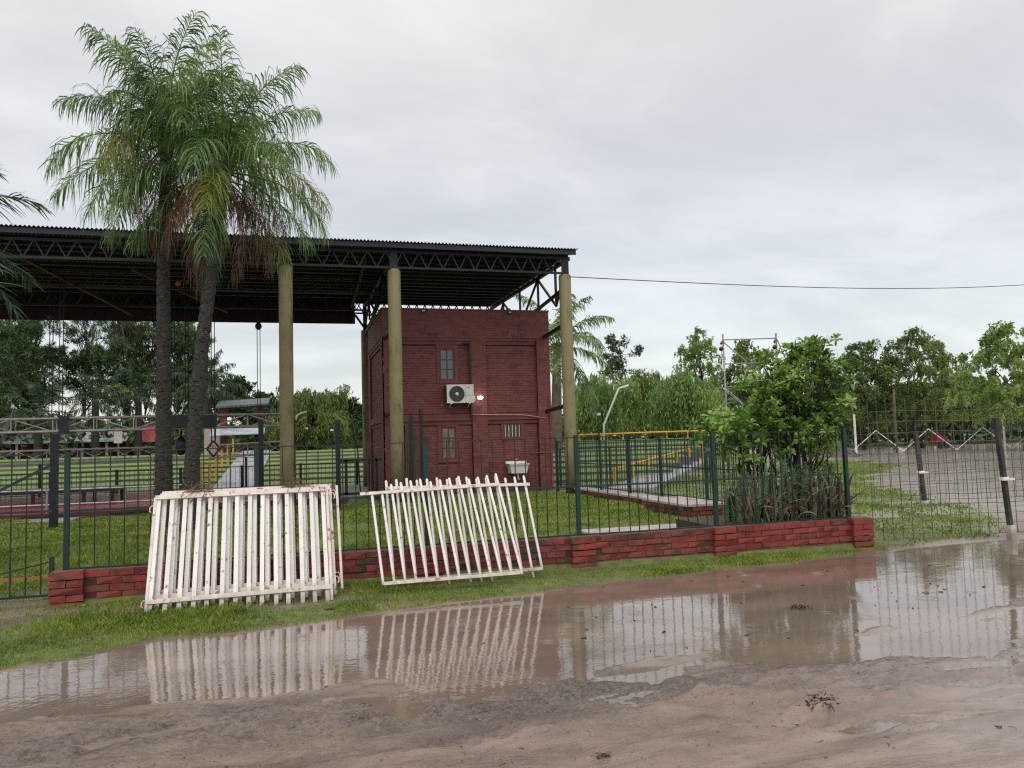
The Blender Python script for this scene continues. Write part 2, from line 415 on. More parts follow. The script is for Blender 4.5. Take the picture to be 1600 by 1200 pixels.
def ground_fields(x, y):
    d = .276 * x + .961 * y
    n = .16 * fbm(x * .8, y * 1.7, 4) + .05 * fbm(x * 5, y * 9, 3)
    near = (y < 13) & (x > -8) & (x < 16) & (y > 1)
    sdp = np.full(x.shape, 5.0)
    if near.any():
        a = polysd(x[near], y[near], PUD); b = polysd(x[near], y[near], SPIT)
        sdp[near] = np.maximum(a, -b * 1.0 - .02) if False else np.where(b < .05, np.maximum(a, .05 - b), a)
    lower_ = 1 - sstep(-.3, .3, y - 5.9 - .17 * (x + 2))
    sdn = sdp + n * np.clip(.3 + np.abs(sdp), .3, 1.0) + lower_ * (.30 * fbm(x * 1.7 + 3, y * 3.4, 4) + .10 * fbm(x * 6, y * 9, 3)) * np.clip(1.2 - np.abs(sdp), 0, 1)
    upper = y > 5.9 + .17 * (x + 2)                     # which side of the water
    up_h = WATER + np.clip(sdn, 0, 1.4) * .062 - .012 * sstep(2, 7, x)
    # rutted mud on the camera side
    ang = -0.16
    xr = x * math.cos(ang) - y * math.sin(ang); yr = x * math.sin(ang) + y * math.cos(ang)
    rut = fbm(xr * .7, yr * 3.2, 4) * .095 + fbm(xr * 2.6, yr * 8, 4) * .036 + fbm(x * 11, y * 14, 3) * .012
    ridge = np.abs(fbm(xr * .9 + 3, yr * 4.5 + 1, 3)); rut = rut + .022 * (1 - sstep(0, .12, ridge))
    a2 = -.42; xs_ = x * math.cos(a2) - y * math.sin(a2); ys_ = x * math.sin(a2) + y * math.cos(a2)
    rill = np.abs(fbm(xs_ * 1.3 + 7, ys_ * 8 + 2, 3)); rut = rut - .016 * (1 - sstep(0, .06, rill)) * sstep(-.1, .25, fbm(x * .8 + 9, y * 1.1, 3))
    trk = np.zeros(x.shape)
    if near.any():
        xn, yn = x[near], y[near]; tz = np.zeros(xn.shape)
        for pl_, wd_, dp_ in TRACKS:
            yc = np.interp(xn, [p[0] for p in pl_], [p[1] for p in pl_]) + .10 * fbm(xn * .8 + dp_ * 90, yn * 0 + 2, 2)
            dd = np.abs(yn - yc); on_ = (xn > pl_[0][0]) * (xn < pl_[-1][0]) * np.clip(.75 + 1.3 * fbm(xn * .9 + dp_ * 50, yn * .5, 3), 0, 1.3)
            lug = .006 * np.sign(np.sin((xn + (yn - yc) * 1.2) * 2 * np.pi / .11)) * (dd < wd_ * .8)
            tz += on_ * (-dp_ * np.exp(-(dd / wd_) ** 4) + lug + dp_ * .75 * np.exp(-((dd - wd_ * 1.55) / (wd_ * .42)) ** 2) * (1 + 2 * fbm(xn * 4, yn * 6, 3)))
        trk[near] = tz
    amp = np.exp(-((y - 4.9 + .05 * x) / .9) ** 2) * .8 + .35
    lo_h = WATER + .004 + np.clip(sdn, 0, 2.2) * .028 + (rut * amp + trk) * np.clip(.35 + sdn * 1.4, 0, 1)
    ins = WATER - .012 - .10 * np.clip(-sdn, 0, .7)
    out_h = np.where(upper, up_h, lo_h)
    z = np.where(sdn > 0, out_h, ins)
    # right lot
    kr = sstep(7.75, 8.2, x)
    lot = lotz(d) + .02 * fbm(x * .9, y * 2.2, 4) + .012 * fbm(x * 4, y * 7, 3)
    inl = H_in(x, y)
    behind = sstep(9.0, 9.22, y)
    kleft = 1 - sstep(-2.55, -2.35, x)
    behind = np.where(x < -2.4, sstep(8.2, 10.5, y), behind)
    az = x / np.maximum(y, 1e-3)
    klot = sstep(.62, .72, az) * kr
    klot = np.where((kr > 0) & (y < 14), kr, klot)
    zb = inl * (1 - klot) + lot * klot
    behind = np.where(x > 7.75, sstep(8.6, 9.4, y), behind)
    z = z * (1 - behind) + zb * behind
    far = sstep(60, 110, np.hypot(x, y)); z = z * (1 - far) + .6 * far * sstep(0, 60, y) 
    # grass mask
    gl = polysd(x, y, GRASSLOT) + .5 * fbm(x * .9, y * .9, 4)
    g_in = behind * (1 - klot) * (y > 9)
    g_verge = np.where(upper & (y < 9.3) & (x < 8), sstep(.02, .16, sdn + .10 * fbm(x * 3, y * 5, 3)), 0)
    g_lot = klot * sstep(.35, -.15, gl) * sstep(.05, .2, sdn)
    g = np.clip(np.maximum.reduce([g_in, g_verge, g_lot]), 0, 1)
    bare = sstep(.08, .30, fbm(x * .9 + 5, y * 1.3, 4)) * .9 * (1 - .85 * sstep(.5, 2.5, x) * (y < 9.2))
    path = sstep(.1, -.25, polysd(x, y, [(-2.6, 9.2), (-3.4, 8.3), (-1.4, 8.25), (-1.2, 8.75), (-2, 8.95)]) + .2 * fbm(x * 4, y * 4, 3))
    g = np.where(y < 9.2, g * (1 - bare * .8) * (1 - .8 * path), g * (1 - bare * .4))
    # far belt behind everything is grass
    g = np.maximum(g, sstep(50, 56, d))
    return z, g, sdn, rut + trk
def axis_(parts):
    a = []
    for lo, hi, st in parts: a.append(np.arange(lo, hi, st))
    return np.unique(np.round(np.concatenate(a + [[parts[-1][1]]]), 4))
gx = axis_([(-600, -120, 60), (-120, -40, 8), (-40, -8, 1.0), (-8, -3.2, .12), (-3.2, 8.6, .03), (8.6, 14, .07), (14, 30, .5), (30, 80, 2.5), (80, 160, 10), (160, 900, 60)])
gy = axis_([(-300, -20, 40), (-20, 2.4, 2.0), (2.4, 3.3, .05), (3.3, 6.2, .02), (6.2, 9.4, .04), (9.4, 14, .12), (14, 30, .4), (30, 60, 1.2), (60, 120, 8), (120, 900, 60)])
GX, GY = np.meshgrid(gx, gy)
gz, gg, gsd, grut = ground_fields(GX.ravel(), GY.ravel())
nx, ny = len(gx), len(gy)
ii = (np.arange(ny - 1)[:, None] * nx + np.arange(nx - 1)[None]).ravel()
me = mesh_np('ground', np.stack([GX.ravel(), GY.ravel(), gz], 1), [np.stack([ii, ii + 1, ii + nx + 1, ii + nx], 1)], True)
def pattr(me, name, arr):
    a = me.attributes.new(name, 'FLOAT', 'POINT'); a.data.foreach_set('value', np.ascontiguousarray(arr, np.float32))
pattr(me, 'grass', gg)
xr_, yr_ = GX.ravel(), GY.ravel()
band = np.exp(-((yr_ - (4.75 - .04 * xr_) - .3 * fbm(xr_ * .5, yr_ * .8, 3)) / .42) ** 2)
pattr(me, 'grit', np.clip(band + .5 * fbm(xr_ * .6, yr_ * 1.9, 4), 0, 1))
pattr(me, 'pale', np.maximum(sstep(8.2, 10, xr_) * sstep(8.8, 11, yr_), .55 * sstep(2.0, 5.5, xr_ + (3.6 - yr_) * .8) * (yr_ < 5.6)))  # paler mud in the lot; at lower right, wet sheen painted as colour
pattr(me, 'wet', np.clip(1 - gsd / .55, 0, 1) * .9 + .35 * np.clip(-grut / .02, 0, 1) + .75 * sstep(1.0, 5.0, xr_) * sstep(6, 3, yr_) + .8 * sstep(8, 10, xr_) * sstep(9, 10, yr_))
def ground_mat():
    m = bpy.data.materials.new('muddy_ground'); m.use_nodes = True
    t = m.node_tree; N = t.nodes.new; L = t.links.new; p = t.nodes['Principled BSDF']
    g = N('ShaderNodeNewGeometry')
    def noise(s, d, st=(1, 1, 1), r=.6):
        mp = N('ShaderNodeMapping'); mp.inputs['Scale'].default_value = st; mp.inputs['Rotation'].default_value = (0, 0, .16)
        L(g.outputs['Position'], mp.inputs[0])
        n = N('ShaderNodeTexNoise'); n.inputs['Scale'].default_value = s; n.inputs['Detail'].default_value = d; n.inputs['Roughness'].default_value = r
        L(mp.outputs[0], n.inputs['Vector']); return n.outputs[0]
    def attr(n):
        a = N('ShaderNodeAttribute'); a.attribute_name = n; return a.outputs['Fac']
    def ramp(f, els):
        r = N('ShaderNodeValToRGB'); e = r.color_ramp.elements
        e[0].position, e[0].color = els[0]; e[1].position, e[1].color = els[1]
        for q in els[2:]:
            z = e.new(q[0]); z.color = q[1]
        L(f, r.inputs[0]); return r.outputs[0]
    def mix(f, a, b):
        x = N('ShaderNodeMix'); x.data_type = 'RGBA'
        L(f, x.inputs[0])
        L(a, x.inputs[6]); L(b, x.inputs[7]); return x.outputs[2]
    def M(op, a, b=0., c=None, clamp=False):
        q = N('ShaderNodeMath'); q.operation = op; q.use_clamp = clamp
        for i, v in enumerate((a, b, c)):
            if v is None: continue
            if isinstance(v, (int, float)): q.inputs[i].default_value = v
            else: L(v, q.inputs[i])
        return q.outputs[0]
    mud = ramp(noise(1.1, 8, (.5, 1.6, 1), .65), [(.28, S(70, 59, 52)), (.43, S(110, 95, 84)), (.57, S(145, 125, 111)), (.72, S(100, 84, 74))])
    grit = ramp(noise(42, 4, (.7, 1, 1), .7), [(.40, S(52, 46, 43)), (.60, S(118, 106, 98))])
    gf = M('MULTIPLY', attr('grit'), M('MULTIPLY_ADD', noise(6, 6), 1.8, -.25, True), clamp=True)
    col = mix(gf, mud, grit)
    speck = M('GREATER_THAN', noise(48, 3), .655)
    dk = N('ShaderNodeRGB'); dk.outputs[0].default_value = S(62, 50, 42)
    col = mix(M('MULTIPLY', speck, .7), col, dk.outputs[0])
    pl_ = N('ShaderNodeRGB'); pl_.outputs[0].default_value = S(180, 167, 159)
    col = mix(M('MULTIPLY', attr('pale'), M('MULTIPLY_ADD', noise(.9, 6, (.5, 1.6, 1)), 2.2, -.15, True)), col, pl_.outputs[0])
    soil = ramp(noise(7, 6), [(.35, S(72, 88, 32)), (.6, S(100, 114, 46)), (.72, S(124, 116, 70))])
    col = mix(M('MULTIPLY', attr('grass'), .92), col, soil)
    L(col, p.inputs['Base Color'])
    wet = M('MULTIPLY_ADD', noise(2.2, 6, (.6, 1.5, 1)), 2.2, -.80)
    wf = M('ADD', attr('wet'), wet, clamp=True)
    r = M('MULTIPLY_ADD', wf, -.37, .44)
    r = M('MAXIMUM', r, M('MULTIPLY', attr('grass'), .6))
    L(r, p.inputs['Roughness'])
    p.inputs['Specular IOR Level'].default_value = .5
    b = N('ShaderNodeBump'); b.inputs['Distance'].default_value = .065
    bs = M('MULTIPLY_ADD', wf, -.8, 1.0); L(M('MAXIMUM', bs, M('MULTIPLY', attr('grit'), .7)), b.inputs['Strength'])
    hh = M('ADD', M('ADD', noise(6, 6, (.45, 1.5, 1), .6), M('MULTIPLY', noise(24, 5, (.6, 1.3, 1), .65), .5)), M('MULTIPLY', noise(85, 3), .12))
    L(hh, b.inputs['Height']); L(b.outputs[0], p.inputs['Normal'])
    return m
me.materials.append(ground_mat())
tag(put('ground', me), kind='structure')
def GZ(x, y):
    x = np.atleast_1d(np.asarray(x, float)); y = np.atleast_1d(np.asarray(y, float))
    r = ground_fields(x, y)[0]; return r if len(r) > 1 else float(r[0])

def water_mat():
    m = bpy.data.materials.new('muddy_water'); m.use_nodes = True
    t = m.node_tree; N = t.nodes.new; L = t.links.new; p = t.nodes['Principled BSDF']
    g = N('ShaderNodeNewGeometry')
    def noise(s, d, st):
        mp = N('ShaderNodeMapping'); mp.inputs['Scale'].default_value = st
        L(g.outputs['Position'], mp.inputs[0]); n = N('ShaderNodeTexNoise'); n.inputs['Scale'].default_value = s; n.inputs['Detail'].default_value = d
        L(mp.outputs[0], n.inputs['Vector']); return n.outputs[0]
    r = N('ShaderNodeValToRGB'); r.color_ramp.elements[0].color = S(112, 97, 86); r.color_ramp.elements[1].color = S(136, 118, 105)
    r.color_ramp.elements[0].position = .35; r.color_ramp.elements[1].position = .65
    L(noise(.7, 4, (1, 2, 1)), r.inputs[0]); L(r.outputs[0], p.inputs['Base Color'])
    p.inputs['Roughness'].default_value = .045; p.inputs['IOR'].default_value = 1.8
    b = N('ShaderNodeBump'); b.inputs['Distance'].default_value = .0014; b.inputs['Strength'].default_value = 1
    a = N('ShaderNodeMath'); a.operation = 'MULTIPLY_ADD'; a.inputs[1].default_value = .35
    L(noise(22, 3, (1, 1, 1)), a.inputs[0]); L(noise(4.5, 2, (.8, 1, 1)), a.inputs[2])
    L(a.outputs[0], b.inputs['Height']); L(b.outputs[0], p.inputs['Normal'])
    return m
q = MB(); q.add([(-8, 3.3, WATER), (16, 3.3, WATER), (16, 9.4, WATER), (-8, 9.4, WATER)], [[0, 1, 2, 3]])
M_water = water_mat()
tag(put('puddle_water', q.mesh('puddle_water'), M_water), kind='structure')
q = MB(); rsr = np.random.RandomState(41); k_ = 0
while k_ < 46:
    x = rsr.uniform(-1.5, 9); y = rsr.uniform(5.2, 8.4)
    if ground_fields(np.array([x]), np.array([y]))[2][0] > -.22: continue
    k_ += 1; r0 = rsr.uniform(.02, .08)
    for m_ in range(3):
        r_ = r0 * (1 + .6 * m_); a = np.linspace(0, 2 * np.pi, 25); q.tube(np.stack([x + r_ * np.cos(a), y + r_ * np.sin(a), np.full(25, WATER - .0012)], 1), .0035 - .0008 * m_, 6, False)
tag(put('raindrop_rings', q.mesh('raindrop_rings', True), M_water), kind='stuff')

# ================================================================== GRASS (stuff)
def grass(name, n, xr, yr, hgt, wid, seed, dens=None, m=None):
    rs = np.random.RandomState(seed)
    x = rs.uniform(*xr, n); y = rs.uniform(*yr, n)
    z, g, s_, _ = ground_fields(x, y)
    p = g * (np.clip(.75 + 1.6 * fbm(x * 1.6, y * 1.6, 3), .15, 1))
    if dens is not None: p = p * dens(x, y)
    k = rs.rand(n) < p
    x, y, z = x[k], y[k], z[k]; n = len(x)
    dist = np.hypot(x, y)
    h = hgt * rs.uniform(.5, 1.4, n) * np.clip(.9 + 1.3 * fbm(x * 1.1, y * 1.1, 3), .4, 1.6)
    wd = wid * rs.uniform(.7, 1.3, n) * np.clip(dist / 8, .8, 2.2)
    a = rs.uniform(0, 2 * np.pi, n); le = rs.uniform(.1, .9, n) * h; b = rs.uniform(0, 2 * np.pi, n)
    dx, dy = np.cos(a) * wd / 2, np.sin(a) * wd / 2
    lx, ly = np.cos(b) * le, np.sin(b) * le
    P = np.stack([np.stack([x - dx, y - dy, z - .004], 1), np.stack([x + dx, y + dy, z - .004], 1),
                  np.stack([x + dx * .6 + lx * .45, y + dy * .6 + ly * .45, z + h * .65], 1), np.stack([x + lx, y + ly, z + h], 1)], 1).reshape(-1, 3)
    i = np.arange(n) * 4
    me = mesh_np(name, P, [np.stack([i, i + 1, i + 2, i + 3], 1)])
    return tag(put(name, me, m or M_grass), kind='stuff')
grass('verge_grass', 190000, (-3.6, 8.4), (6.2, 9.0), .034, .007, 1)
grass('lawn_grass', 210000, (-4.2, 7.6), (9.3, 15.5), .04, .010, 2)
grass('lawn_grass', 110000, (-7.5, 7.3), (15.5, 20.0), .045, .014, 3)
grass('roadside_grass', 170000, (7.8, 24), (8.7, 30), .035, .014, 4)
grass('left_grass', 40000, (-7.5, -2.4), (7, 19), .04, .010, 5)

# ================================================================== PERIMETER WALL AND FENCE
random.seed(3); R = random.Random(11)
def brick_variants(name, l, d, h, n=6, jit=.006):
    out = []
    rs = np.random.RandomState(len(name) + 5)
    for i in range(n):
        b = MB(); b.box((-l / 2, -d / 2, -h / 2), (l / 2, d / 2, h / 2)); V, F = b.arrays()
        V = V + rs.uniform(-jit, jit, V.shape) * np.array([1, 1, .8]); out.append(mesh_np(name, V, F))
    return out
POSTX = [-2.31, -.40, 1.53, 3.46, 5.41, 7.5]
WY = 9.1
wall = thing('brick_wall', 'low red painted brick wall under the dark green fence beside the puddle', 'wall', (2.7, WY + .1, 0))
core = MB(); core.box((-2.40, WY + .006, -.2), (7.74, WY + .22, .365))
part('mortar', core, M_mortar, wall)
bv = brick_variants('brick', .235, .12, .066); bh = brick_variants('half_brick', .115, .12, .066); bp = brick_variants('pillar_brick', .155, .14, .068)
for me_ in bv + bh + bp: me_.materials.append(M_brick)
bvd = brick_variants('old_brick', .235, .12, .066)
for me_ in bvd: me_.materials.append(M_brickdark)
CH = .0762
def on_pillar(x): return any(abs(x - px) < .155 for px in PILX)
PILX = [-2.27, -.40, 1.53, 3.46, 5.44, 7.60]
for c in range(6):
    z = .372 - CH * (c + .5)
    x = -2.12 + (0 if c % 2 else -.12)
    while x < 7.62:
        if not on_pillar(x):
            put('brick', R.choice(bvd if R.random() < (.06 if x > 5.3 else (.5 if x > 1.8 else .3)) * (1.5 if c == 0 else 1) else bv), None, wall, (x, WY + .058 + R.uniform(-.005, .005), z + R.uniform(-.003, .003)), (R.uniform(-.02, .02), R.uniform(-.012, .012), R.uniform(-.02, .02)))
        x += .243
    for px in PILX:
        y = WY - .0 + R.uniform(-.006, .006)
        if c % 2:
            for dx in (-.08, .08): put('brick', R.choice(bp), None, wall, (px + dx, y, z), (R.uniform(-.03, .03), R.uniform(-.02, .02), R.uniform(-.03, .03)))
        else:
            put('brick', R.choice(bv), None, wall, (px, y, z), (R.uniform(-.03, .03), R.uniform(-.02, .02), R.uniform(-.03, .03)), (1.34, 1.15, 1))
# lowest course, partly sunk
cap = MB()
for px in PILX: cap.box((px - .15, WY - .05, .366), (px + .15, WY + .2, .382))
rs = np.random.RandomState(5)
xs = np.arange(-2.1, 7.5, .12); V = []
for i, x in enumerate(xs[:-1]): cap.box((x, WY + .012 + rs.uniform(-.008, .008), .350), (xs[i + 1] - .001, WY + .21, .374 + rs.uniform(-.004, .006)))
part('mortar_cap', cap, mat('mortar_cap', [S(82, 70, 58), S(116, 84, 70), S(132, 62, 52)], .7, 3, bump=.006, bscale=40), wall)

def rod_mesh(name, L_, w, m):
    b = MB(); b.box((-w / 2, -w / 2, 0), (w / 2, w / 2, L_)); q = b.mesh(name); q.materials.append(m); return q
FY = 9.2
fence = thing('metal_fence', 'dark green metal bar fence standing on the low red brick wall', 'fence', (2.7, FY, .38))
for x in POSTX:
    b = MB(); b.box((x - .025, FY - .025, .30), (x + .025, FY + .025, 1.63 if x > -1 else 1.62))
    b.box((x - .028, FY - .028, 1.63), (x + .028, FY + .028, 1.64)); part('post', b, M_green, fence)
rb = rod_mesh('bar', 1.245, .011, M_bar)
for a, b_ in zip(POSTX[:-1], POSTX[1:]):
    n = 14
    for i in range(1, n):
        x = a + (b_ - a) * i / n + R.uniform(-.012, .012)
        put('bar', rb, None, fence, (x, FY + R.uniform(-.004, .004), .372), (R.uniform(-.006, .006), R.uniform(-.008, .008), 0))
    for z, t in ((1.612, .012), (.995, .022), (.39, .018)):
        q = MB(); mid = (a + b_) / 2; sag = R.uniform(-.008, .004)
        q.bar((a + .031, FY - .012, z), (mid, FY - .012, z + sag), t); q.bar((mid, FY - .012, z + sag), (b_ - .031, FY - .012, z), t)
        part('rail', q, M_bar if t < .015 else M_green, fence)

# gate at the far left of the wall
GXL = -6.4
gate = thing('iron_gate', 'black bar gate with a diagonal brace beside the left end of the brick wall', 'gate', (-3.6, 9.25, 0.05))
rb2 = rod_mesh('bar', 1.50, .011, M_bar)
x = -2.56
while x > -5.6:
    put('bar', rb2, None, gate, (x, 9.25, .12)); x -= .142
for z, t in ((1.60, .016), (1.0, .022), (.125, .022)):
    q = MB(); q.bar((-5.6, 9.235, z), (-2.45, 9.235, z), t); part('rail', q, M_green, gate)
q = MB(); q.bar((-4.1, 9.22, .13), (-2.47, 9.22, .47), .014); part('brace', q, M_bar, gate)
q = MB(); q.box((-2.475, 9.21, .10), (-2.435, 9.26, .52)); part('latch_post', q, M_green, gate)
q = MB(); q.bar((-4.6, 9.30, .30), (-2.44, 9.27, .305), .028)
solo('wooden_pole', q, mat('orange_wood', [S(150, 100, 58), S(176, 124, 76)], .6, 8), 'thin orange wooden pole lying across the lower bars of the black gate', 'pole', (-3.5, 9.28, .3))

# ================================================================== LEANING WHITE FENCE PANELS
def bil(BL, BR, TL, TR):
    BL, BR, TL, TR = [np.array(v, float) for v in (BL, BR, TL, TR)]
    return lambda u, v: (BL * (1 - u) + BR * u) * (1 - v) + (TL * (1 - u) + TR * u) * v
def flat_panel(label, P, nslat, vb0, vb1, vt, rail_w, slat_w, depth, seed, loops=True, sides=True, group=None, su=(0, 1)):
    """bars/slats run along v; rails cross at v=0 and v=1; P maps (u,v) to the place where it leans"""
    r = random.Random(seed)
    nrm = unit(np.cross(P(1, 0) - P(0, 0), P(0, 1) - P(0, 0)))    # points to the camera side
    t = thing('white_fence_panel', label, 'fence panel', P(.5, 0), group)
    for v in (0, 1):
        q = MB(); n = 8
        for i in range(n):
            q.bar(P(i / n, v) + nrm * depth * .5, P((i + 1) / n - .0004, v) + nrm * (depth * .5), .022, rail_w, up=P(.5, 1) - P(.5, 0))
        part('rail', q, M_whitedirty, t)
    for i in range(nslat):
        u = .02 + (.96) * i / (nslat - 1) + r.uniform(-.004, .004)
        a = P(u, vb0 if not callable(vb0) else vb0(i)) - nrm * depth * .4; b = P(u + r.uniform(-.003, .003), vt if not callable(vt) else vt(i)) - nrm * depth * .4
        q = MB(); q.bar(a, b, slat_w, depth, up=nrm)
        part('slat', q, M_white, t)
    if sides:
        for u in su:
            q = MB(); q.bar(P(u, vb0 if not callable(vb0) else vb0(0)), P(u, 1.0), .026, .026, up=nrm); part('side_bar', q, M_whitedirty, t)
    if loops:
        for u, v in ((0, .02), (0, .92), (1, .06), (1, .95)):
            c = P(u, v); q = MB(); s_ = -1 if u == 0 else 1
            au = unit(P(1, v) - P(0, v)) * s_; av = unit(P(u, 1) - P(u, 0))
            q.tube([c, c + au * .03, c + au * .045 - av * .02, c + au * .045 - av * .06, c + au * .03 - av * .07], .006, 5)
            part('hinge_hook', q, M_whitedirty, t)
    return t
GW = 'white picket fence panels leaning on the fence'
g0 = -.0
P1 = bil((-1.40, 8.40, .115), (.375, 8.42, .125), (-1.40, 8.90, 1.105), (.36, 8.93, 1.115))
flat_panel('wide flat-slatted white panel in front of the left stack, rusty scratches on its top rail', P1, 14, -.13, 0, .985, .046, .042, .016, 1, group=GW)
P2 = bil((-1.36, 8.50, .14), (.415, 8.52, .15), (-1.362, 8.96, 1.115), (.398, 8.98, 1.12))
flat_panel('white slatted panel sandwiched in the middle of the left stack', P2, 14, -.12, 0, .985, .046, .042, .016, 2, group=GW)
P3 = bil((-1.35, 8.60, .17), (.43, 8.62, .175), (-1.352, 9.02, 1.14), (.412, 9.04, 1.145))
flat_panel('rearmost white panel of the left stack, its thin side pipe sticking out on the right', P3, 14, -.11, 0, .985, .04, .040, .016, 3, group=GW, su=(0, 1.035))
# the right pair has round-ended bars
def bar_panel(label, P, us, v0s, v1s, loc_u, seed, feet=()):
    nrm = unit(np.cross(P(1, 0) - P(0, 0), P(0, 1) - P(0, 0)))
    t = thing('white_fence_panel', label, 'fence panel', P(.5, 0), GW)
    for v, a, b in ((0, 0, 1), (1, loc_u[0], loc_u[1])):
        q = MB(); q.bar(P(a, v) + nrm * .018, P(b, v) + nrm * .018, .014, .036, up=P(.5, 1) - P(.5, 0)); part('rail', q, M_whitedirty, t)
    for u, v0, v1 in zip(us, v0s, v1s):
        q = MB(); a, b = P(u, v0), P(u, v1); d = unit(b - a)
        q.tube([a, a + d * .01, b - d * .02, b - d * .006, b], [.014, .016, .016, .012, .004], 7); part('bar', q, M_white, t, True)
    for u, du in feet:
        q = MB(); a = P(u, .0); b = P(u + du, 0) ; b = np.array([b[0], b[1] - .08, GZ(b[0], b[1] - .08)]); q.tube([a, b], .004, 4); part('wire_tie', q, M_rust, t)
    return t
PB = bil((1.07, 8.74, .07), (2.80, 8.72, .09), (1.035, 8.99, 1.09), (2.71, 9.0, 1.06))
n = 15; us = [i / (n - 1) for i in range(n)]
bar_panel('rear white bar panel of the right pair, standing upright against the fence', PB, us, [(-.10 if i in (5, 7, 8, 9, 13) else -.005) for i in range(n)], [1.09 + .012 * ((i * 7) % 3) for i in range(n)], (-.01, 1.03), 5)
PF = bil((.92, 8.46, .10), (2.47, 8.44, .105), (.86, 8.93, 1.04), (2.36, 8.95, 1.075))
n = 14; us = [i / (n - 1) for i in range(n)]
bar_panel('front white bar panel of the right pair, tipped askew with its top rail jutting left', PF, us, [-.01] * n, [1.0, 1.0] + [1.10 + .013 * ((i * 5) % 4) for i in range(12)], (-.09, 1.0), 6, feet=((.12, .05), (.26, -.02), (.42, .04), (.9, -.02), (.6, .03)))

def wire_tangle(label, c, seed):
    r = random.Random(seed); q = MB()
    for i in range(38):
        a = np.array(c) + np.array([r.gauss(0, .07), r.gauss(0, .02), r.uniform(.0, .03)])
        p = [a]; d = np.array([r.gauss(0, 1), r.gauss(0, .35), r.uniform(.1, .9)]); d = unit(d)
        L_ = r.uniform(.16, .40)
        for k in range(7):
            d = unit(d + np.array([r.gauss(0, .25), r.gauss(0, .15), -.28])); p.append(p[-1] + d * L_ / 7)
        q.tube(p, .0032, 4)
    return solo('wire_tangle', q, M_rust, label, 'wire', c)
wire_tangle('rusty wire tangle on the white panels, in front of the leaning palm trunk', (-.98, 8.97, 1.13), 3)
wire_tangle('rusty wire tangle on the white panels, in front of an olive column', (.05, 9.0, 1.15), 8)

# ================================================================== STAGE: floor, canopy, columns
q = MB(); q.box((-16, 20.0, -.1), (1.25, 27.6, .26)); sf = thing('stage_floor', 'low wet red painted stage floor under the canopy', 'stage', (-7, 24, .1)); part('floor_slab', q, M_redfloor, sf)
q = MB(); q.box((-16, 19.94, -.1), (1.3, 19.995, .245)); part('edge_board', q, mat('dark_red_edge', [S(58, 34, 34), S(84, 44, 42)], .6, 3), sf)
for i in range(9):
    q = MB(); x = -15.2 + i * 1.85; q.box((x, 19.90, .06), (x + .9, 19.938, .2)); part('vent_panel', q, M_blacksteel, sf)
q = MB(); q.box((1.3, 18.75, -.1), (7.95, 27.6, .12)); tag(put('building_pad', q.mesh('building_pad'), M_redfloor), kind='structure')
q = MB(); q.box((-10, 14.6, -.1), (-4.9, 19.9, .135)); 
tag(put('concrete_path', mesh_np('concrete_path', [(-10, 14.4, .15), (-5.2, 14.9, .15), (-4.85, 16.8, .15), (-4.6, 19.9, .15), (-10, 19.9, .15)], [[[0, 1, 2, 3, 4]]]), M_concrete), kind='structure')

canopy = thing('stage_canopy', 'big dark corrugated stage roof on olive columns with steel trusses', 'canopy', (-3, 23.6, 0))
X0, X1, Y0, Y1, ZR = -15.0, 7.45, 19.1, 28.25, 6.70
def zr(y): return ZR + .10 * (y - Y0) / (Y1 - Y0)
wl_ = .09; npts = int((X1 - X0) / wl_ * 6); xs = np.linspace(X0, X1, npts); zz = .020 * np.sin((xs - X0) / wl_ * 2 * np.pi)
V = []; ys = np.linspace(Y0, Y1, 6)
for y in ys: V.append(np.stack([xs, np.full(npts, y), zz + zr(y)], 1))
i = (np.arange(len(ys) - 1)[:, None] * npts + np.arange(npts - 1)[None]).ravel()
V1 = np.concatenate(V); F1 = np.stack([i, i + 1, i + npts + 1, i + npts], 1)
V2 = V1 + np.array([0, 0, -.004])
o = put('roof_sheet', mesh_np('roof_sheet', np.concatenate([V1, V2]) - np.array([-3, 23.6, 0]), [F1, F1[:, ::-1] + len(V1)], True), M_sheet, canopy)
# purlins
for k, y in enumerate(np.arange(Y0 + .25, Y1, .56)):
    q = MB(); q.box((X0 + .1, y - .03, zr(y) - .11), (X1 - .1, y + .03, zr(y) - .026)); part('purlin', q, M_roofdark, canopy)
q = MB(); q.box((X0, Y0 + .05, zr(Y0) - .15), (X1 - .05, Y0 + .08, zr(Y0) - .028)); part('eave_gutter', q, M_sheet, canopy)
def truss(a, b, dz, n, name='truss', m=None, ch=.055, wb=.03, dbl=0.0, vert=False):
    """planar truss between a and b (bottom chord ends), dz high, n web bays"""
    a = np.array(a, float); b = np.array(b, float); q = MB(); up_ = np.array([0, 0, dz])
    side = unit(np.cross(b - a, (0, 0, 1))) * dbl
    for s_ in ((-1, 1) if dbl else (0,)):
        A, B = a + side * s_, b + side * s_
        q.bar(A, B, ch); q.bar(A + up_, B + up_, ch)
        for i in range(n):
            p0 = A + (B - A) * i / n; p1 = A + (B - A) * (i + .5) / n + up_; p2 = A + (B - A) * (i + 1) / n
            q.bar(p0, p1, wb); q.bar(p1, p2, wb)
            if vert: q.bar(p1, p1 - up_, wb)
    return part(name, q, m or M_roofdark, canopy)
CX_ = [-.14, 2.53, 7.18]; CYF, CYB = 19.5, 28.0
truss((2.53, CYF - .1, 6.09), (7.18, CYF - .1, 6.09), .42, 11)
truss((-.14, CYF - .1, 6.09), (2.53, CYF - .1, 6.09), .42, 6)
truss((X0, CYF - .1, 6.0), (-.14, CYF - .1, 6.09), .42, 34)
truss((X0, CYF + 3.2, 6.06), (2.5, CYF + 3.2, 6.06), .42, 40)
truss((X0, 25.6, 6.06), (2.5, 25.6, 6.06), .42, 40)
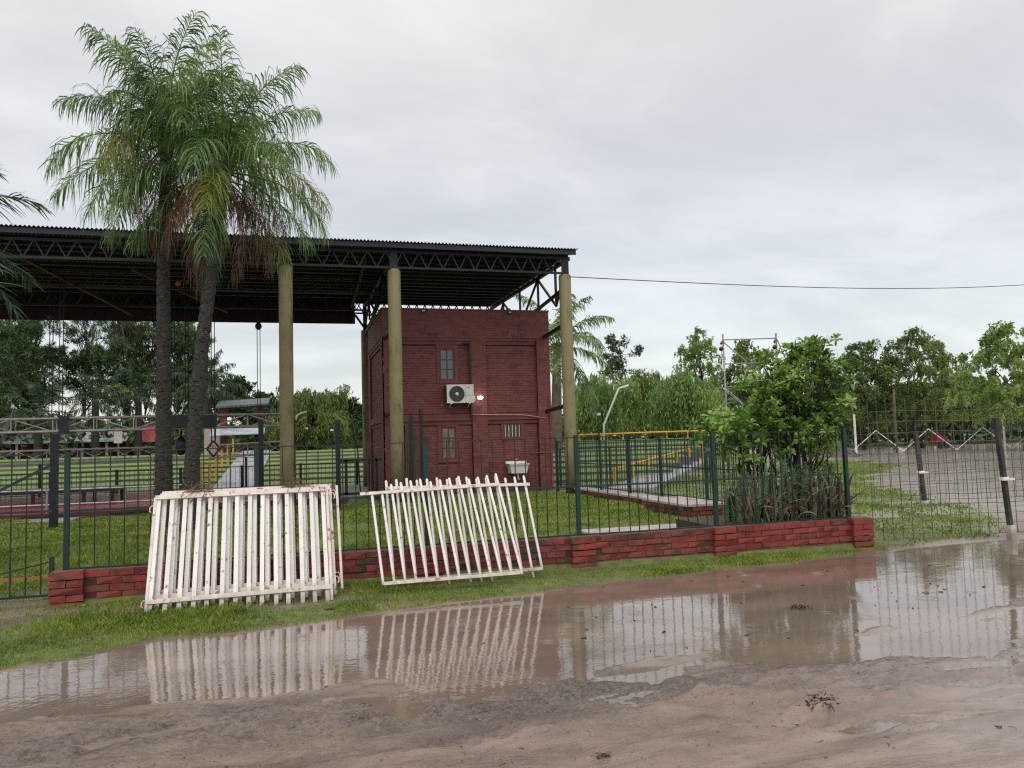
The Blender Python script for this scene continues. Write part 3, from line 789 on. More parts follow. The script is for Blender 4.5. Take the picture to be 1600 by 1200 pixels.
truss((2.5, CYB, 6.3), (7.3, CYB, 6.3), .42, 16, wb=.035)
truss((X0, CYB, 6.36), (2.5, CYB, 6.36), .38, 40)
for x in CX_ + [-9.4]:
    q = MB(); q.bar((x, CYF, 6.02), (x, CYF, 6.60), .13, .13); q.bar((x - .02, CYF - .1, 6.04), (x - .02, CYF - .1, 6.58), .2, .04); part('post_head', q, M_roofdark, canopy)
# side trusses running back: one over the right edge, one along the inner column row
def side_truss(x, zb):
    q = MB(); z1 = 6.52
    q.bar((x, 19.5, z1), (x, 28.1, z1 + .1), .10); q.bar((x, 19.6, zb + .6), (x, 28.1, zb), .08)
    ys_ = [19.6, 20.6, 22.24, 24.2, 26.28, 28.05]
    for i, y in enumerate(ys_):
        q.bar((x, y, zb + .3), (x, y, z1), .06)
        if i + 1 < len(ys_):
            q.bar((x, y, z1 if i % 2 == 0 else zb + .2), (x, ys_[i + 1], zb + .2 if i % 2 == 0 else z1), .055)
    return part('side_truss', q, M_roofdark, canopy)
side_truss(7.3, 5.2); side_truss(2.55, 5.55)
q = MB(); q.box((X0, CYB - .02, 5.97), (2.2, CYB + .03, 6.34)); part('fascia', q, M_fascia, canopy)
q = MB(); q.box((X0, CYB + .06, 6.3), (2.2, CYB + .09, 6.79)); part('back_sheet', q, M_sheet, canopy)
for i in range(9): 
    q = MB(); x = -14 + i * 2; q.box((x - .02, CYB - .035, 5.96), (x + .02, CYB - .021, 6.35)); part('fascia_joint', q, M_roofdark, canopy)
q = MB(); q.bar((2.2, CYB, 6.3), (2.55, CYB, 5.8), .07); q.bar((2.55, CYB, 5.7), (2.55, CYB, 6.75), .13); q.bar((2.9, CYB, 6.2), (2.55, CYB, 5.8), .07); part('post_head', q, M_roofdark, canopy)
for a, b in (((-6.2, 20.2, 6.3), (-4.9, 26.5, 5.95)), ((-3.9, 21.2, 6.25), (-2.0, 26.0, 6.0)), ((-12, 20.2, 6.3), (-9.5, 26.5, 6.0)), ((1.9, 20.4, 6.5), (2.0, 27.0, 6.4))):
    q = MB(); q.bar(a, b, .07); part('brace', q, mat('brown_brace', [S(52, 44, 36), S(70, 60, 48)], .6, 3), canopy)
for x, y, zt in [(c, CYF, 6.06) for c in CX_] + [(-9.4, CYF, 6.06), (2.57, CYB, 5.74), (7.18, CYB, 5.74)]:
    q = MB(); r_ = .168; q.lathe([(.001, .1), (r_, .1), (r_, 1.5), (r_ * .99, 1.52), (r_, 1.54), (r_, 3.4), (r_ * .99, 3.42), (r_, 3.44), (r_, zt - .05), (r_ * .9, zt), (.001, zt)], (x, y, 0), 24)
    part('column', q, M_column, canopy, True)
q = MB(); q.box((6.9, 19.1, .10), (7.75, 19.8, .125)); part('column_base', q, M_redfloor, canopy)

# ================================================================== RED BRICK BUILDING
BX0, BX1, BY0, BY1, BZ0, BZ1 = 2.41, 7.36, 21.5, 25.6, .12, 5.42
bld = thing('brick_building', 'two-storey dark red painted brick building under the right end of the canopy', 'building', (4.9, 23.5, .12))
q = MB(); q.box((BX0 + .12, BY0 + .152, BZ0), (BX1 - .12, BY1, BZ1 - .02)); part('wall', q, M_redplaster, bld)
rsb = np.random.RandomState(21)
bq = MB()
def bricks(x0, x1, z0, z1, yf, holes=(), ch=.072, bl=.25, axis='x', dep=.05):
    z = z0; row = 0
    while z < z1 - .02:
        zt = min(z + ch - .006, z1); segs = [(x0, x1)]
        for h in holes:
            if z < h[3] and zt > h[2]:
                segs = [(p, q_) for (p, q_) in sum([[(p, min(q_, h[0] - .002)), (max(p, h[1] + .002), q_)] for p, q_ in segs], []) if q_ - p > .02]
        for sa, sb_ in segs:
            x = sa - rsb.uniform(.02, bl)
            while x < sb_:
                a, b = max(x, sa), min(x + bl - .003, sb_)
                if b - a > .015:
                    j = rsb.uniform(-.003, .004); dz = rsb.uniform(-.002, .002)
                    if axis == 'x': bq.box((a, yf + j, z + dz), (b, yf + dep, zt + dz))
                    else: bq.box((yf + j, a, z + dz), (yf + dep, b, zt + dz))
                x += bl
        z += ch; row += 1
UW = (3.96, 4.59, 3.28, 4.41); LW = (3.95, 4.55, 1.03, 2.14); SW = (5.82, 6.51, 1.64, 2.13); DR = (3.0, 3.52, .1, 2.14)
bricks(2.86, 4.96, 2.42, 4.38, 21.60, [UW]); bricks(5.40, 6.95, 2.42, 4.38, 21.60)
bricks(2.88, 4.94, .12, 2.10, 21.60, [LW, DR]); bricks(5.40, 6.92, .12, 2.06, 21.60, [SW])
bricks(2.43, 2.86, .12, 4.58, 21.502); bricks(4.96, 5.40, .12, 4.58, 21.502); bricks(6.95, 7.34, .12, 4.58, 21.502)
bricks(2.43, 7.34, 4.60, 5.36, 21.498, ch=.068)
bricks(21.98, 25.3, 2.42, 4.38, 2.49, axis='y'); bricks(21.98, 25.3, .12, 2.1, 2.49, axis='y'); bricks(21.5, 21.96, .12, 4.58, 2.405, axis='y')
part('brick', bq, M_redwall, bld, kind='stuff')
# backing of pilasters, parapet and bands
for (x0, x1) in ((2.42, 2.86), (4.96, 5.40), (6.95, 7.355)):
    q = MB(); q.box((x0, 21.508, .12), (x1, 21.66, 4.60)); part('pilaster', q, M_redplaster, bld)
q = MB(); q.box((2.415, 21.506, 4.585), (7.355, 21.64, 5.40)); q.box((2.42, 21.5, 4.6), (2.55, 25.5, 5.4)); part('parapet', q, M_redplaster, bld)
q = MB(); q.box((2.40, 21.485, 5.385), (7.37, 21.66, 5.43)); q.box((2.395, 21.661, 5.385), (2.56, 25.6, 5.43)); q.box((7.2, 21.661, 5.385), (7.37, 25.6, 5.43)); part('coping', q, M_redplaster, bld)
q = MB(); q.box((2.415, 21.5, .12), (2.5, 21.98, 4.6)); q.box((2.42, 25.2, .12), (2.55, 25.6, 4.6)); part('pilaster', q, M_redplaster, bld)
for (x0, x1) in ((2.861, 4.959), (5.401, 6.949)):
    for k, (z0, z1, yy) in enumerate(((4.50, 4.584, 21.525), (4.40, 4.495, 21.560), (2.31, 2.40, 21.53), (2.21, 2.305, 21.505), (2.10, 2.205, 21.555))):
        q = MB(); q.box((x0, yy, z0), (x1, 21.66, z1)); part('moulding', q, M_redplaster, bld)
for k, (z0, z1, xx) in enumerate(((4.50, 4.584, 2.43), (4.40, 4.495, 2.46), (2.31, 2.40, 2.425), (2.21, 2.305, 2.405), (2.10, 2.205, 2.46))):
    q = MB(); q.box((xx, 21.985, z0), (2.56, 25.2, z1)); part('moulding', q, M_redplaster, bld)
def window(O, I, cols, rows, pane_m, name='window', bars=0):
    x0, x1, z0, z1 = O; a0, a1, c0, c1 = I; yf, yr = 21.572, 21.70
    q = MB()
    q.box((x0, yf, z0), (a0, yr, z1)); q.box((a1, yf, z0), (x1, yr, z1)); q.box((a0 + .0005, yf, z0), (a1 - .0005, yr, c0)); q.box((a0 + .0005, yf, c1), (a1 - .0005, yr, z1))
    fr = part('window', q, M_redplaster, bld)
    s_ = .035; q = MB(); ys_ = 21.592
    q.box((a0 + .001, ys_, c0 + .001), (a0 + s_, ys_ + .05, c1 - .001)); q.box((a1 - s_, ys_, c0 + .001), (a1 - .001, ys_ + .05, c1 - .001))
    q.box((a0 + s_, ys_, c0 + .001), (a1 - s_, ys_ + .05, c0 + s_)); q.box((a0 + s_, ys_, c1 - s_), (a1 - s_, ys_ + .05, c1 - .001))
    W, Hh = a1 - a0 - 2 * s_, c1 - c0 - 2 * s_
    for i in range(1, cols): x = a0 + s_ + W * i / cols; q.box((x - .016, ys_ + .004, c0 + s_), (x + .016, ys_ + .046, c1 - s_))
    for j in range(1, rows): z = c0 + s_ + Hh * j / rows; q.box((a0 + s_, ys_ + .007, z - .014), (a1 - s_, ys_ + .043, z + .014))
    part('sash', q, M_wood_frame, fr)
    for i in range(cols):
        for j in range(rows):
            q = MB(); xx = a0 + s_ + W * i / cols; zz_ = c0 + s_ + Hh * j / rows
            q.box((xx, ys_ + .022, zz_), (xx + W / cols, ys_ + .028, zz_ + Hh / rows)); part('pane', q, pane_m, fr)
    for k in range(bars):
        x = a0 + (a1 - a0) * (k + .5) / bars; q = MB(); q.box((x - .009, ys_ - .012, c0 + .002), (x + .009, ys_ + .008, c1 - .002)); part('bar', q, M_whiteplastic, fr)
window(UW, (4.06, 4.48, 3.38, 4.28), 2, 3, M_pane)
window(LW, (4.06, 4.48, 1.13, 2.04), 2, 3, M_panecurtain)
window(SW, (5.89, 6.42, 1.71, 2.06), 1, 1, M_panedark, bars=5)
q = MB(); q.box((3.02, 21.57, .13), (3.5, 21.63, 2.12)); M_door = mat('brown_door', [S(92, 58, 46), S(112, 74, 58)], .5, 5); dr = part('door', q, M_door, bld)
for x0, x1, z0, z1 in ((3.08, 3.24, .3, 1.0), (3.29, 3.45, .3, 1.0), (3.08, 3.24, 1.1, 2.02), (3.29, 3.45, 1.1, 2.02)):
    q = MB(); q.box((x0, 21.552, z0), (x1, 21.569, z1)); part('panel', q, M_door, dr)
q = MB(); q.box((4.90, 21.45, 2.24), (4.952, 21.50, 4.46)); q.box((4.72, 21.46, 4.42), (4.899, 21.52, 4.46)); part('conduit', q, M_blackplastic, bld)
q = MB(); q.tube([(4.95, 21.47, 2.66), (4.93, 21.46, 2.5), (4.96, 21.47, 2.37)], .012, 5); q.tube([(4.96, 21.475, 2.365), (5.9, 21.47, 2.355), (6.5, 21.47, 2.33), (7.15, 21.47, 2.23)], .013, 5); part('cable', q, mat('pale_cable', [S(196, 150, 146), S(214, 178, 172)], .5, 5), bld, True)
q = MB(); q.tube([(6.17, 21.485, 1.24), (7.34, 21.485, 1.20)], .014, 6); part('water_pipe', q, M_redplaster, bld)
q = MB(); q.tube([(7.31, 21.478, .2), (7.30, 21.478, 2.9)], .016, 6); part('drain_pipe', q, mat('peeling_pipe', [S(150, 52, 48), S(176, 84, 72)], .5, 7, stain=S(206, 190, 180), sscale=7, sth=(.6, .66)), bld)
for a, b in (((7.2, 21.6, 4.62), (7.18, 19.6, 4.72)), ((7.2, 21.6, 2.42), (7.18, 19.6, 2.50)), ((2.5, 21.6, 4.55), (2.53, 19.6, 4.72)), ((2.5, 21.6, 2.40), (2.53, 19.6, 2.50))):
    q = MB(); q.bar(a, b, .07, .10); part('tie_beam', q, M_blacksteel, bld)

# things on the wall
ac = thing('air_conditioner', 'white outdoor air conditioner unit with round grey grille on the red wall', 'air conditioner', (4.55, 21.3, 2.67))
q = MB(); q.box((4.17, 21.20, 2.70), (4.94, 21.50, 3.22)); body = part('casing', q, M_whiteplastic, ac)
q = MB(); q.box((4.145, 21.23, 2.72), (4.169, 21.5, 3.2)); part('coil', q, M_darkgrille, ac)
fcx, fcz, fr_ = 4.455, 2.955, .215
q = MB(); q.lathe([(.001, .0), (fr_, .0)], (fcx, 21.197, fcz), 28, 'y'); part('fan_recess', q, M_blackplastic, ac)
q = MB()
for r_ in np.linspace(.06, fr_, 8): 
    a = np.linspace(0, 2 * np.pi, 29); q.tube(np.stack([fcx + r_ * np.cos(a), np.full(29, 21.188), fcz + r_ * np.sin(a)], 1), .007, 4, False)
for a in np.linspace(0, 2 * np.pi, 9)[:-1]: q.bar((fcx + .05 * math.cos(a), 21.19, fcz + .05 * math.sin(a)), (fcx + fr_ * math.cos(a), 21.19, fcz + fr_ * math.sin(a)), .006)
part('grille', q, mat('grey_grille', [S(88, 90, 90), S(110, 112, 112)], .5, 10), ac)
q = MB(); q.lathe([(.001, -.02), (.045, -.016), (.048, 0)], (fcx, 21.19, fcz), 16, 'y'); part('hub', q, M_whiteplastic, ac)
q = MB(); q.box((4.70, 21.195, 2.72), (4.925, 21.199, 3.20)); fp = part('front_panel', q, M_whiteplastic, ac)
q = MB(); q.box((4.70, 21.190, 2.915), (4.925, 21.1945, 2.92)); q.box((4.70, 21.19, 2.72), (4.703, 21.1945, 3.2)); part('panel_gap', q, M_darkgrille, fp)
q = MB()
for k in range(6): q.box((4.735 + k * .017, 21.189, 3.128), (4.735 + k * .017 + .012, 21.1945, 3.142))
part('logo', q, M_darkgrille, fp)
q = MB(); q.box((4.941, 21.24, 2.74), (4.99, 21.42, 2.90)); part('valve_cover', q, M_whiteplastic, ac)
for x in (4.27, 4.80): q = MB(); q.box((x, 21.2, 2.675), (x + .05, 21.5, 2.699)); q.bar((x + .025, 21.49, 2.58), (x + .025, 21.3, 2.675), .02); part('bracket', q, M_whiteplastic, ac)

lamp = thing('wall_lamp', 'small lit floodlight glowing white on the red wall beside the air conditioner', 'lamp', (5.17, 21.45, 2.85))
q = MB(); q.box((5.12, 21.41, 2.82), (5.22, 21.5, 2.88)); part('housing', q, M_blackplastic, lamp)
q = MB(); q.sphere((5.17, 21.38, 2.85), (.085, .028, .048), 16, 10); part('lens', q, M_lamp, lamp, True)
ld = bpy.data.lights.new('lamp_light', 'POINT'); ld.energy = 2; ld.shadow_soft_size = .06; ld.color = (1, .95, .86)
lo = put('lamp_light', None, parent=lamp, loc=(5.17, 21.32, 2.85)); bpy.data.objects.remove(lo)
lo = bpy.data.objects.new('lamp_light', ld); COL.objects.link(lo); lo.parent = lamp; lo.location = (0, -.14, 0)

sink = thing('wash_basin', 'white wash basin hung low on the red wall with a drain pipe', 'basin', (6.21, 21.3, .66))
q = MB(); q.lathe([(.0, 0), (.0, 0)], (0, 0, 0), 4); q = MB()
q.add([(5.93, 21.12, .88), (6.49, 21.12, .88), (6.49, 21.5, .88), (5.93, 21.5, .88), (5.90, 21.1, .94), (6.52, 21.1, .94), (6.52, 21.5, .94), (5.90, 21.5, .94)], BOXF)
q.add([(5.98, 21.17, .66), (6.44, 21.17, .66), (6.44, 21.5, .66), (5.98, 21.5, .66), (5.94, 21.14, .879), (6.48, 21.14, .879), (6.48, 21.5, .879), (5.94, 21.5, .879)], BOXF)
part('bowl', q, M_porcelain, sink)
q = MB(); q.box((5.9, 21.47, .941), (6.52, 21.5, 1.0)); part('splash_ledge', q, M_porcelain, sink)
q = MB(); q.tube([(6.21, 21.3, .66), (6.21, 21.3, .52), (6.23, 21.33, .46), (6.28, 21.4, .5), (6.3, 21.5, .5)], .025, 8); part('drain_pipe', q, M_whiteplastic, sink, True)
q = MB(); q.tube([(6.2, 21.46, 1.0), (6.2, 21.46, 1.06), (6.2, 21.36, 1.07), (6.2, 21.34, 1.04)], .012, 6); part('tap', q, M_alu, sink, True)
for x, lab in ((3.58, 'small black floodlight on the parapet right beside the olive column'), (6.12, 'small black floodlight on the parapet at the right of the red building')):
    f = thing('floodlight', lab, 'floodlight', (x, 21.4, 5.36), 'floodlights on the parapet')
    q = MB(); q.box((x - .06, 21.33, 5.30), (x + .06, 21.40, 5.38)); part('housing', q, M_blackplastic, f)
    q = MB(); q.box((x - .04, 21.322, 5.315), (x + .04, 21.329, 5.345)); part('lens', q, M_whiteplastic, f)
    q = MB(); q.bar((x, 21.40, 5.34), (x, 21.49, 5.36), .02); part('arm', q, M_blackplastic, f)

# ================================================================== STAGE RIGGING
def box_truss(label, a, b, s_, n, name='lighting_truss', m=None, rung=.024, ch=.036, group=None):
    m = m or M_alu
    a = np.array(a, float); b = np.array(b, float); d = unit(b - a); z = np.array([0, 0, 1.]); sd_ = unit(np.cross(d, z)) * s_ / 2; zz_ = z * s_ / 2
    t = thing(name, label, 'truss', (a + b) / 2, group)
    cs = [sd_ + zz_, -sd_ + zz_, -sd_ - zz_, sd_ - zz_]
    for c in cs: q = MB(); q.tube([a + c, b + c], ch, 6); part('chord', q, m, t, True)
    q = MB()
    for i in range(n):
        p, r_ = a + (b - a) * i / n, a + (b - a) * (i + 1) / n
        for j in range(4):
            c0, c1 = cs[j], cs[(j + 1) % 4]
            q.bar(p + c0, r_ + c1, rung) if (i + j) % 2 else q.bar(p + c1, r_ + c0, rung)
            q.bar(p + c0, p + c1, rung)
    part('bracing', q, m, t); return t
GT = 'aluminium box trusses of the stage'
M_aludark = mat('dull_aluminium', [S(150, 147, 143), S(190, 186, 182)], .45, 4, metal=.2)
box_truss('long grey box truss hanging in the air under the canopy behind the palms', (-11.5, 22.2, 2.33), (-.25, 22.2, 2.36), .33, 12, group=GT, m=M_aludark)
box_truss('box truss standing low at the back of the stage, left of the palms', (-13, 28.3, 1.52), (-3.2, 28.3, 1.52), .42, 11, group=GT)
box_truss('short box truss low at the back of the stage, before the yellow posts', (-2.8, 28.9, 1.52), (-.3, 28.9, 1.60), .42, 4, group=GT)
for x, y, lab in ((-7.9, 28.3, 'leftmost low support under the back box truss'), (-4.2, 28.3, 'low support under the back box truss, nearest the palm trunks'), (-11.5, 28.3, 'low support under the back box truss at the frame edge'), (-1.6, 28.9, 'low support under the short back box truss')):
    q = MB(); q.bar((x, y, .0), (x, y, 1.3), .08); q.bar((x - .3, y, .03), (x + .3, y, .03), .08); solo('truss_stand', q, M_blacksteel, lab, 'stand', (x, y, 0), 'stands under the back trusses')
q = MB(); q.box((-3.25, 21.9, 2.2), (-1.95, 22.02, 2.53)); solo('black_cover', q, M_blackplastic, 'black cloth cover on the hanging box truss behind the leaning palm', 'cover', (-2.6, 21.9, 2.3))
q = MB(); q.box((-5.72, 21.92, 2.12), (-5.5, 22.5, 2.56)); solo('truss_clamp', q, M_blacksteel, 'black clamp block round the hanging box truss left of the palms', 'clamp', (-5.6, 22.2, 2.3))
hoists = [(-6.55, 24.3, 2.5, 5.5, 'chain hoist with a dark pulley hanging left of the upright palm'), (-5.75, 22.2, 2.5, 0, 'thin double chain hanging at the clamp block left of the palms'), (-3.28, 23.6, 2.5, 0, 'twin chains hanging between the two palm trunks, nearer the upright one'), (-2.96, 24.0, 2.4, 0, 'twin chains hanging midway between the two palm trunks'),
          (-2.2, 23.5, 1.9, 0, 'single chain hanging just right of the leaning palm trunk'), (-.98, 24.4, 2.3, 5.3, 'chain hoist with a dark pulley hanging just left of an olive column')]
for x, y, zb, zp, lab in hoists:
    t = thing('chain_hoist', lab, 'hoist', (x, y, zb), 'chain hoists under the canopy')
    for dx in (-.035, .04): q = MB(); q.tube([(x + dx, y, zb), (x + dx * 1.2, y, 6.4)], .011, 4); part('chain', q, M_blacksteel, t)
    if zp: q = MB(); q.sphere((x, y, zp), (.10, .06, .12), 10, 6); part('pulley', q, mat('dark_pulley', [S(40, 26, 26), S(56, 34, 32)], .5, 5), t, True)
t = thing('hoist_hook', 'yellow hook block high under the canopy beside the upright palm', 'hook', (-3.25, 24.4, 6.1), None)
q = MB(); q.sphere((-3.25, 24.4, 6.58), (.09, .07, .11), 10, 6); part('block', q, M_yellow, t, True)
q = MB(); q.tube([(-3.0, 24.4, 6.75), (-2.98, 24.4, 6.62), (-3.02, 24.4, 6.55), (-3.07, 24.4, 6.6)], .018, 6); part('hook', q, M_yellow, t)
q = MB(); q.sphere((-2.92, 22.6, 1.72), (.17, .14, .26), 12, 8); q.tube([(-2.92, 22.6, 1.9), (-2.92, 22.6, 2.3)], .03, 6); solo('chain_bag', q, M_blackplastic, 'black chain bag hanging between the two palm trunks', 'bag', (-2.92, 22.6, 1.7), smooth=True)
q = MB(); c = np.array((-2.08, 22.4, 1.62))
for i in range(4):
    a0, a1 = i * math.pi / 2, (i + 1) * math.pi / 2
    q.bar(c + .17 * np.array((math.cos(a0), 0, 1.25 * math.sin(a0))), c + .17 * np.array((math.cos(a1), 0, 1.25 * math.sin(a1))), .05)
q.bar(c + (-.05, 0, .2), c + (-.05, 0, .75), .03); q.bar(c + (.05, 0, .2), c + (.05, 0, .75), .03)
solo('truss_corner', q, M_blacksteel, 'dark diamond-shaped truss corner block hanging right of the leaning palm', 'truss block', c)
# stage deck, pipe rail
t = thing('stage_deck', 'low black stage deck on legs left of the palms', 'platform', (-6.2, 23.6, .26))
q = MB(); q.box((-7.9, 23.0, .56), (-4.6, 24.4, .66)); part('deck', q, M_blacksteel, t)
for x in (-7.8, -6.6, -5.4, -4.7):
    for y in (23.1, 24.3): q = MB(); q.box((x - .04, y - .04, .26), (x + .04, y + .04, .559)); part('leg', q, M_blacksteel, t)
t = thing('pipe_railing', 'grey pipe railing along the front edge of the red stage', 'railing', (-6, 20.3, .2))
for x in (-9.2, -7.3, -5.5, -3.85, -2.1): q = MB(); q.tube([(x, 20.25, .26), (x, 20.25, .78)], .03, 8); part('post', q, M_galv, t)
for z in (.44, .78): q = MB(); q.tube([(-9.6, 20.25, z), (-2.0, 20.25, z - .02)], .024, 8); part('rail', q, M_galv, t)

# dark posts
for x, y, zt, s_, lab in ((-4.55, 17.2, 1.98, .13, 'thick dark steel post on the lawn left of the first fence post'), (1.0, 18.3, 2.18, .11, 'dark steel post on the lawn between two olive columns'),
                     (-.75, 19.8, 2.28, .12, 'dark steel post left of the olive column behind the white panels'), (-.0, 21.0, 2.35, .12, 'dark steel post hidden half behind the olive column, a bent white pipe at its top'),
                     (2.76, 18.7, 2.32, .10, 'dark steel post touching the right side of the olive column before the red door'), (3.05, 18.9, 2.42, .075, 'slim dark steel post in front of the brown door')):
    t = thing('steel_post', lab, 'post', (x, y, .1), 'dark steel posts round the stage')
    q = MB(); q.box((x - s_ / 2, y - s_ / 2, 0), (x + s_ / 2, y + s_ / 2, zt)); part('shaft', q, M_blacksteel, t)
    q = MB(); q.box((x - s_ / 2 - .004, y - s_ / 2 - .004, zt), (x + s_ / 2 + .004, y + s_ / 2 + .004, zt + .012)); part('cap', q, M_blacksteel, t)
q = MB(); q.bar((-4.62, 17.2, 1.38), (-6.5, 17.4, .42), .05); solo('diagonal_strut', q, M_green, 'green diagonal strut leaning on the thick dark post', 'strut', (-5.5, 17.3, .9))
q = MB(); q.tube([(.07, 21.0, 2.30), (.1, 21.0, 2.42), (.2, 21.0, 2.48), (.36, 21.0, 2.52)], .022, 6); solo('bent_pipe', q, M_whiteplastic, 'bent white pipe end on the dark post by the olive column', 'pipe', (.07, 21, 2.3))
t = thing('wheeled_stand', 'black steel stand on wheels with two T-topped rods beside the red building', 'stand', (1.75, 21.0, .26))
for x in (1.35, 2.15):
    q = MB(); q.bar((x, 20.9, .30), (x, 20.9, 1.22), .07); part('upright', q, M_blacksteel, t)
for z in (.32, 1.2): q = MB(); q.bar((1.2, 20.9, z), (2.28, 20.9, z), .07); part('beam', q, M_blacksteel, t)
for x, zt in ((1.62, 2.25), (1.86, 2.45)):
    q = MB(); q.bar((x + .1, 20.95, .3), (x, 20.95, zt), .035); q.bar((x - .05, 20.95, zt), (x + .05, 20.95, zt), .05); part('rod', q, M_blacksteel, t)
for x in (1.35, 2.15): q = MB(); q.lathe([(.001, -.03), (.06, -.03), (.06, .03), (.001, .03)], (x, 20.9, .2), 12, 'y'); part('wheel', q, M_blackplastic, t)

# ================================================================== TERRACES
def terr_block(o, u, nv, L_, n, run, rise, z0, label, grow=0.0):
    """straight grass steps with concrete faces; o corner, u along a row, nv outward"""
    o = np.array(o, float); u = unit(u); nv = unit(nv)
    t = thing('terrace', label, 'terrace', (*(o + u * L_ / 2)[:2], z0))
    for i in range(n):
        a = o + nv * run * i; z1 = z0 + rise * (i + 1)
        q = MB(); A, B = a, a + u * (L_ + grow * run * i); C, D = B + nv * .34, A + nv * .34
        f = lambda p, z: (p[0], p[1], z)
        q.add([f(A, z1 - .5), f(B, z1 - .5), f(C, z1 - .5), f(D, z1 - .5), f(A, z1), f(B, z1), f(C, z1), f(D, z1)], BOXF); part('concrete_step', q, M_curb, t)
        q = MB(); A2, B2 = D, C; C2, D2 = B + nv * (run + .05), A + nv * (run + .05)
        q.add([f(A2, z1 - .5), f(B2, z1 - .5), f(C2, z1 - .5), f(D2, z1 - .5), f(A2, z1 - .01), f(B2, z1 - .01), f(C2, z1 + .5 * rise), f(D2, z1 + .5 * rise)], BOXF); part('grass_step', q, M_terr, t)
    return t
M_terr = mat('terrace_turf', [S(82, 104, 32), S(112, 132, 46), S(130, 146, 62)], .75, 1.5, bump=.02, bscale=30, stretch=(1, 1, 1))
terr_block((-26, 31.2, 0), (1, 0, 0), (0, 1, 0), 31.5, 8, 1.5, .165, .0, 'long grassy seating terrace with concrete steps behind the stage, left of the red building')
ud = np.array((.961, -.276, 0)); nd = np.array((.276, .961, 0))
o_ = ud * 1.0 + nd * 22.6
terr_block(o_, ud, nd, 2.9, 9, 1.65, .155, .0, 'grassy seating terrace with dark concrete steps right of the red building', .42)
def walkway(a, b, w_, za, zb, n, label, side=(1, 0, 0)):
    a = np.array(a, float); b = np.array(b, float); s_ = unit(side) * w_ / 2; q = MB()
    A = np.array((*a[:2], za)); B = np.array((*b[:2], zb))
    q.add([A - s_ - (0, 0, .5), A + s_ - (0, 0, .5), B + s_ - (0, 0, .5), B - s_ - (0, 0, .5), A - s_, A + s_, B + s_, B - s_], BOXF)
    return tag(put('walkway', q.mesh('walkway'), M_concrete), kind='structure')
walkway((-2.15, 30.9), (-1.85, 43.5), 1.5, .16, 1.48, 0, '')
walkway((8.9, 19.6), (17.3, 30.4), 1.3, .20, .66, 0, '', (.9, -.45, 0))
def handrail(label, pts, h, r_=.035, posts=None, group='yellow handrails', m=None):
    t = thing('handrail', label, 'handrail', pts[0], group); m = m or M_yellow
    pts = [np.array(p, float) for p in pts]
    q = MB(); q.tube([p + (0, 0, h) for p in pts], r_, 8); part('rail', q, m, t, True)
    n = posts
    for i in range(n):
        f = i / (n - 1) * (len(pts) - 1); k = min(int(f), len(pts) - 2); p = pts[k] + (pts[k + 1] - pts[k]) * (f - k)
        q = MB(); q.bar(p - (0, 0, .1), p + (0, 0, h), .06); part('post', q, m, t)
    return t
handrail('yellow handrail climbing beside the right concrete walkway', [(9.65, 22.35, .06), (14.9, 27.1, .5)], .56, .035, 6)
handrail('yellow handrail at the top of the right walkway next to the shrub', [(16.0, 28.0, .45), (17.8, 30.2, .62)], .8, .035, 2)
handrail('long yellow top rail along the crest of the right terrace', [tuple(ud * 3.2 + nd * 37.9 + np.array((0, 0, 1.42))), tuple(ud * 7.0 + nd * 37.9 + np.array((0, 0, 1.45))), tuple(ud * 10.6 + nd * 37.9 + np.array((0, 0, 1.45)))], .34, .045, 8)
# left aisle posts
bol = [(-3.62, 31.4, .15, 'lowest yellow post at the foot of the left walkway, leftmost of its row'), (-3.42, 32.0, .22, 'second yellow post from the foot of the left walkway'), (-3.12, 32.0, .22, 'tall yellow post third from the foot of the left walkway'), (-3.05, 33.8, .42, 'yellow post fourth from the foot of the left walkway'),
       (-3.0, 36.0, .66, 'yellow post halfway up the left walkway'), (-2.95, 38.5, .94, 'yellow post in the upper half of the left walkway'), (-2.9, 41.2, 1.22, 'farthest yellow post at the top of the left walkway')]
for xx, yy, zz_, lab in bol:
    q = MB(); q.bar((xx, yy, zz_ - .2), (xx, yy, zz_ + .88), .085); q.box((xx - .05, yy - .05, zz_ + .88), (xx + .05, yy + .05, zz_ + .9))
    solo('bollard', q, M_yellow, lab, 'post', (xx, yy, zz_), 'yellow posts beside the left walkway')
# low fences before the terraces
def bar_fence(label, a, b, zb, zt, sp, pn, m=None, group='low dark fences before the terraces', wd=.012, parts_=False, rails=(0.0, 1.0), pw=.045, extra=0):
    a = np.array(a, float); b = np.array(b, float); L_ = np.linalg.norm(b - a); n = int(L_ / sp); d = (b - a) / L_
    t = thing('bar_fence', label, 'fence', ((a + b) / 2)[:2].tolist() + [zb], group)
    bm_ = rod_mesh('bar', zt - zb, wd, m or M_bar) if parts_ else None; q = MB()
    for i in range(n + 1):
        p = a + d * sp * i
        if parts_: put('bar', bm_, None, t, (p[0], p[1], zb))
        else: q.box((p[0] - wd / 2, p[1] - wd / 2, zb), (p[0] + wd / 2, p[1] + wd / 2, zt))
    if not parts_: part('bars', q, m or M_bar, t, kind='stuff')
    for f in rails:
        z = zb + (zt - zb) * f; q = MB(); q.bar((*a[:2], z), (*b[:2], z), .03); part('rail', q, m or M_green, t)
    for i in range(pn):
        p = a + (b - a) * i / (pn - 1); q = MB(); q.box((p[0] - pw / 2, p[1] - pw / 2, zb - .25), (p[0] + pw / 2, p[1] + pw / 2, zt + extra)); part('post', q, M_green, t)
    return t
bar_fence('low dark bar fence along the back of the stage before the terrace', (-14, 29.4), (2.3, 29.4), .10, .95, .15, 9, pw=.09, extra=.05)
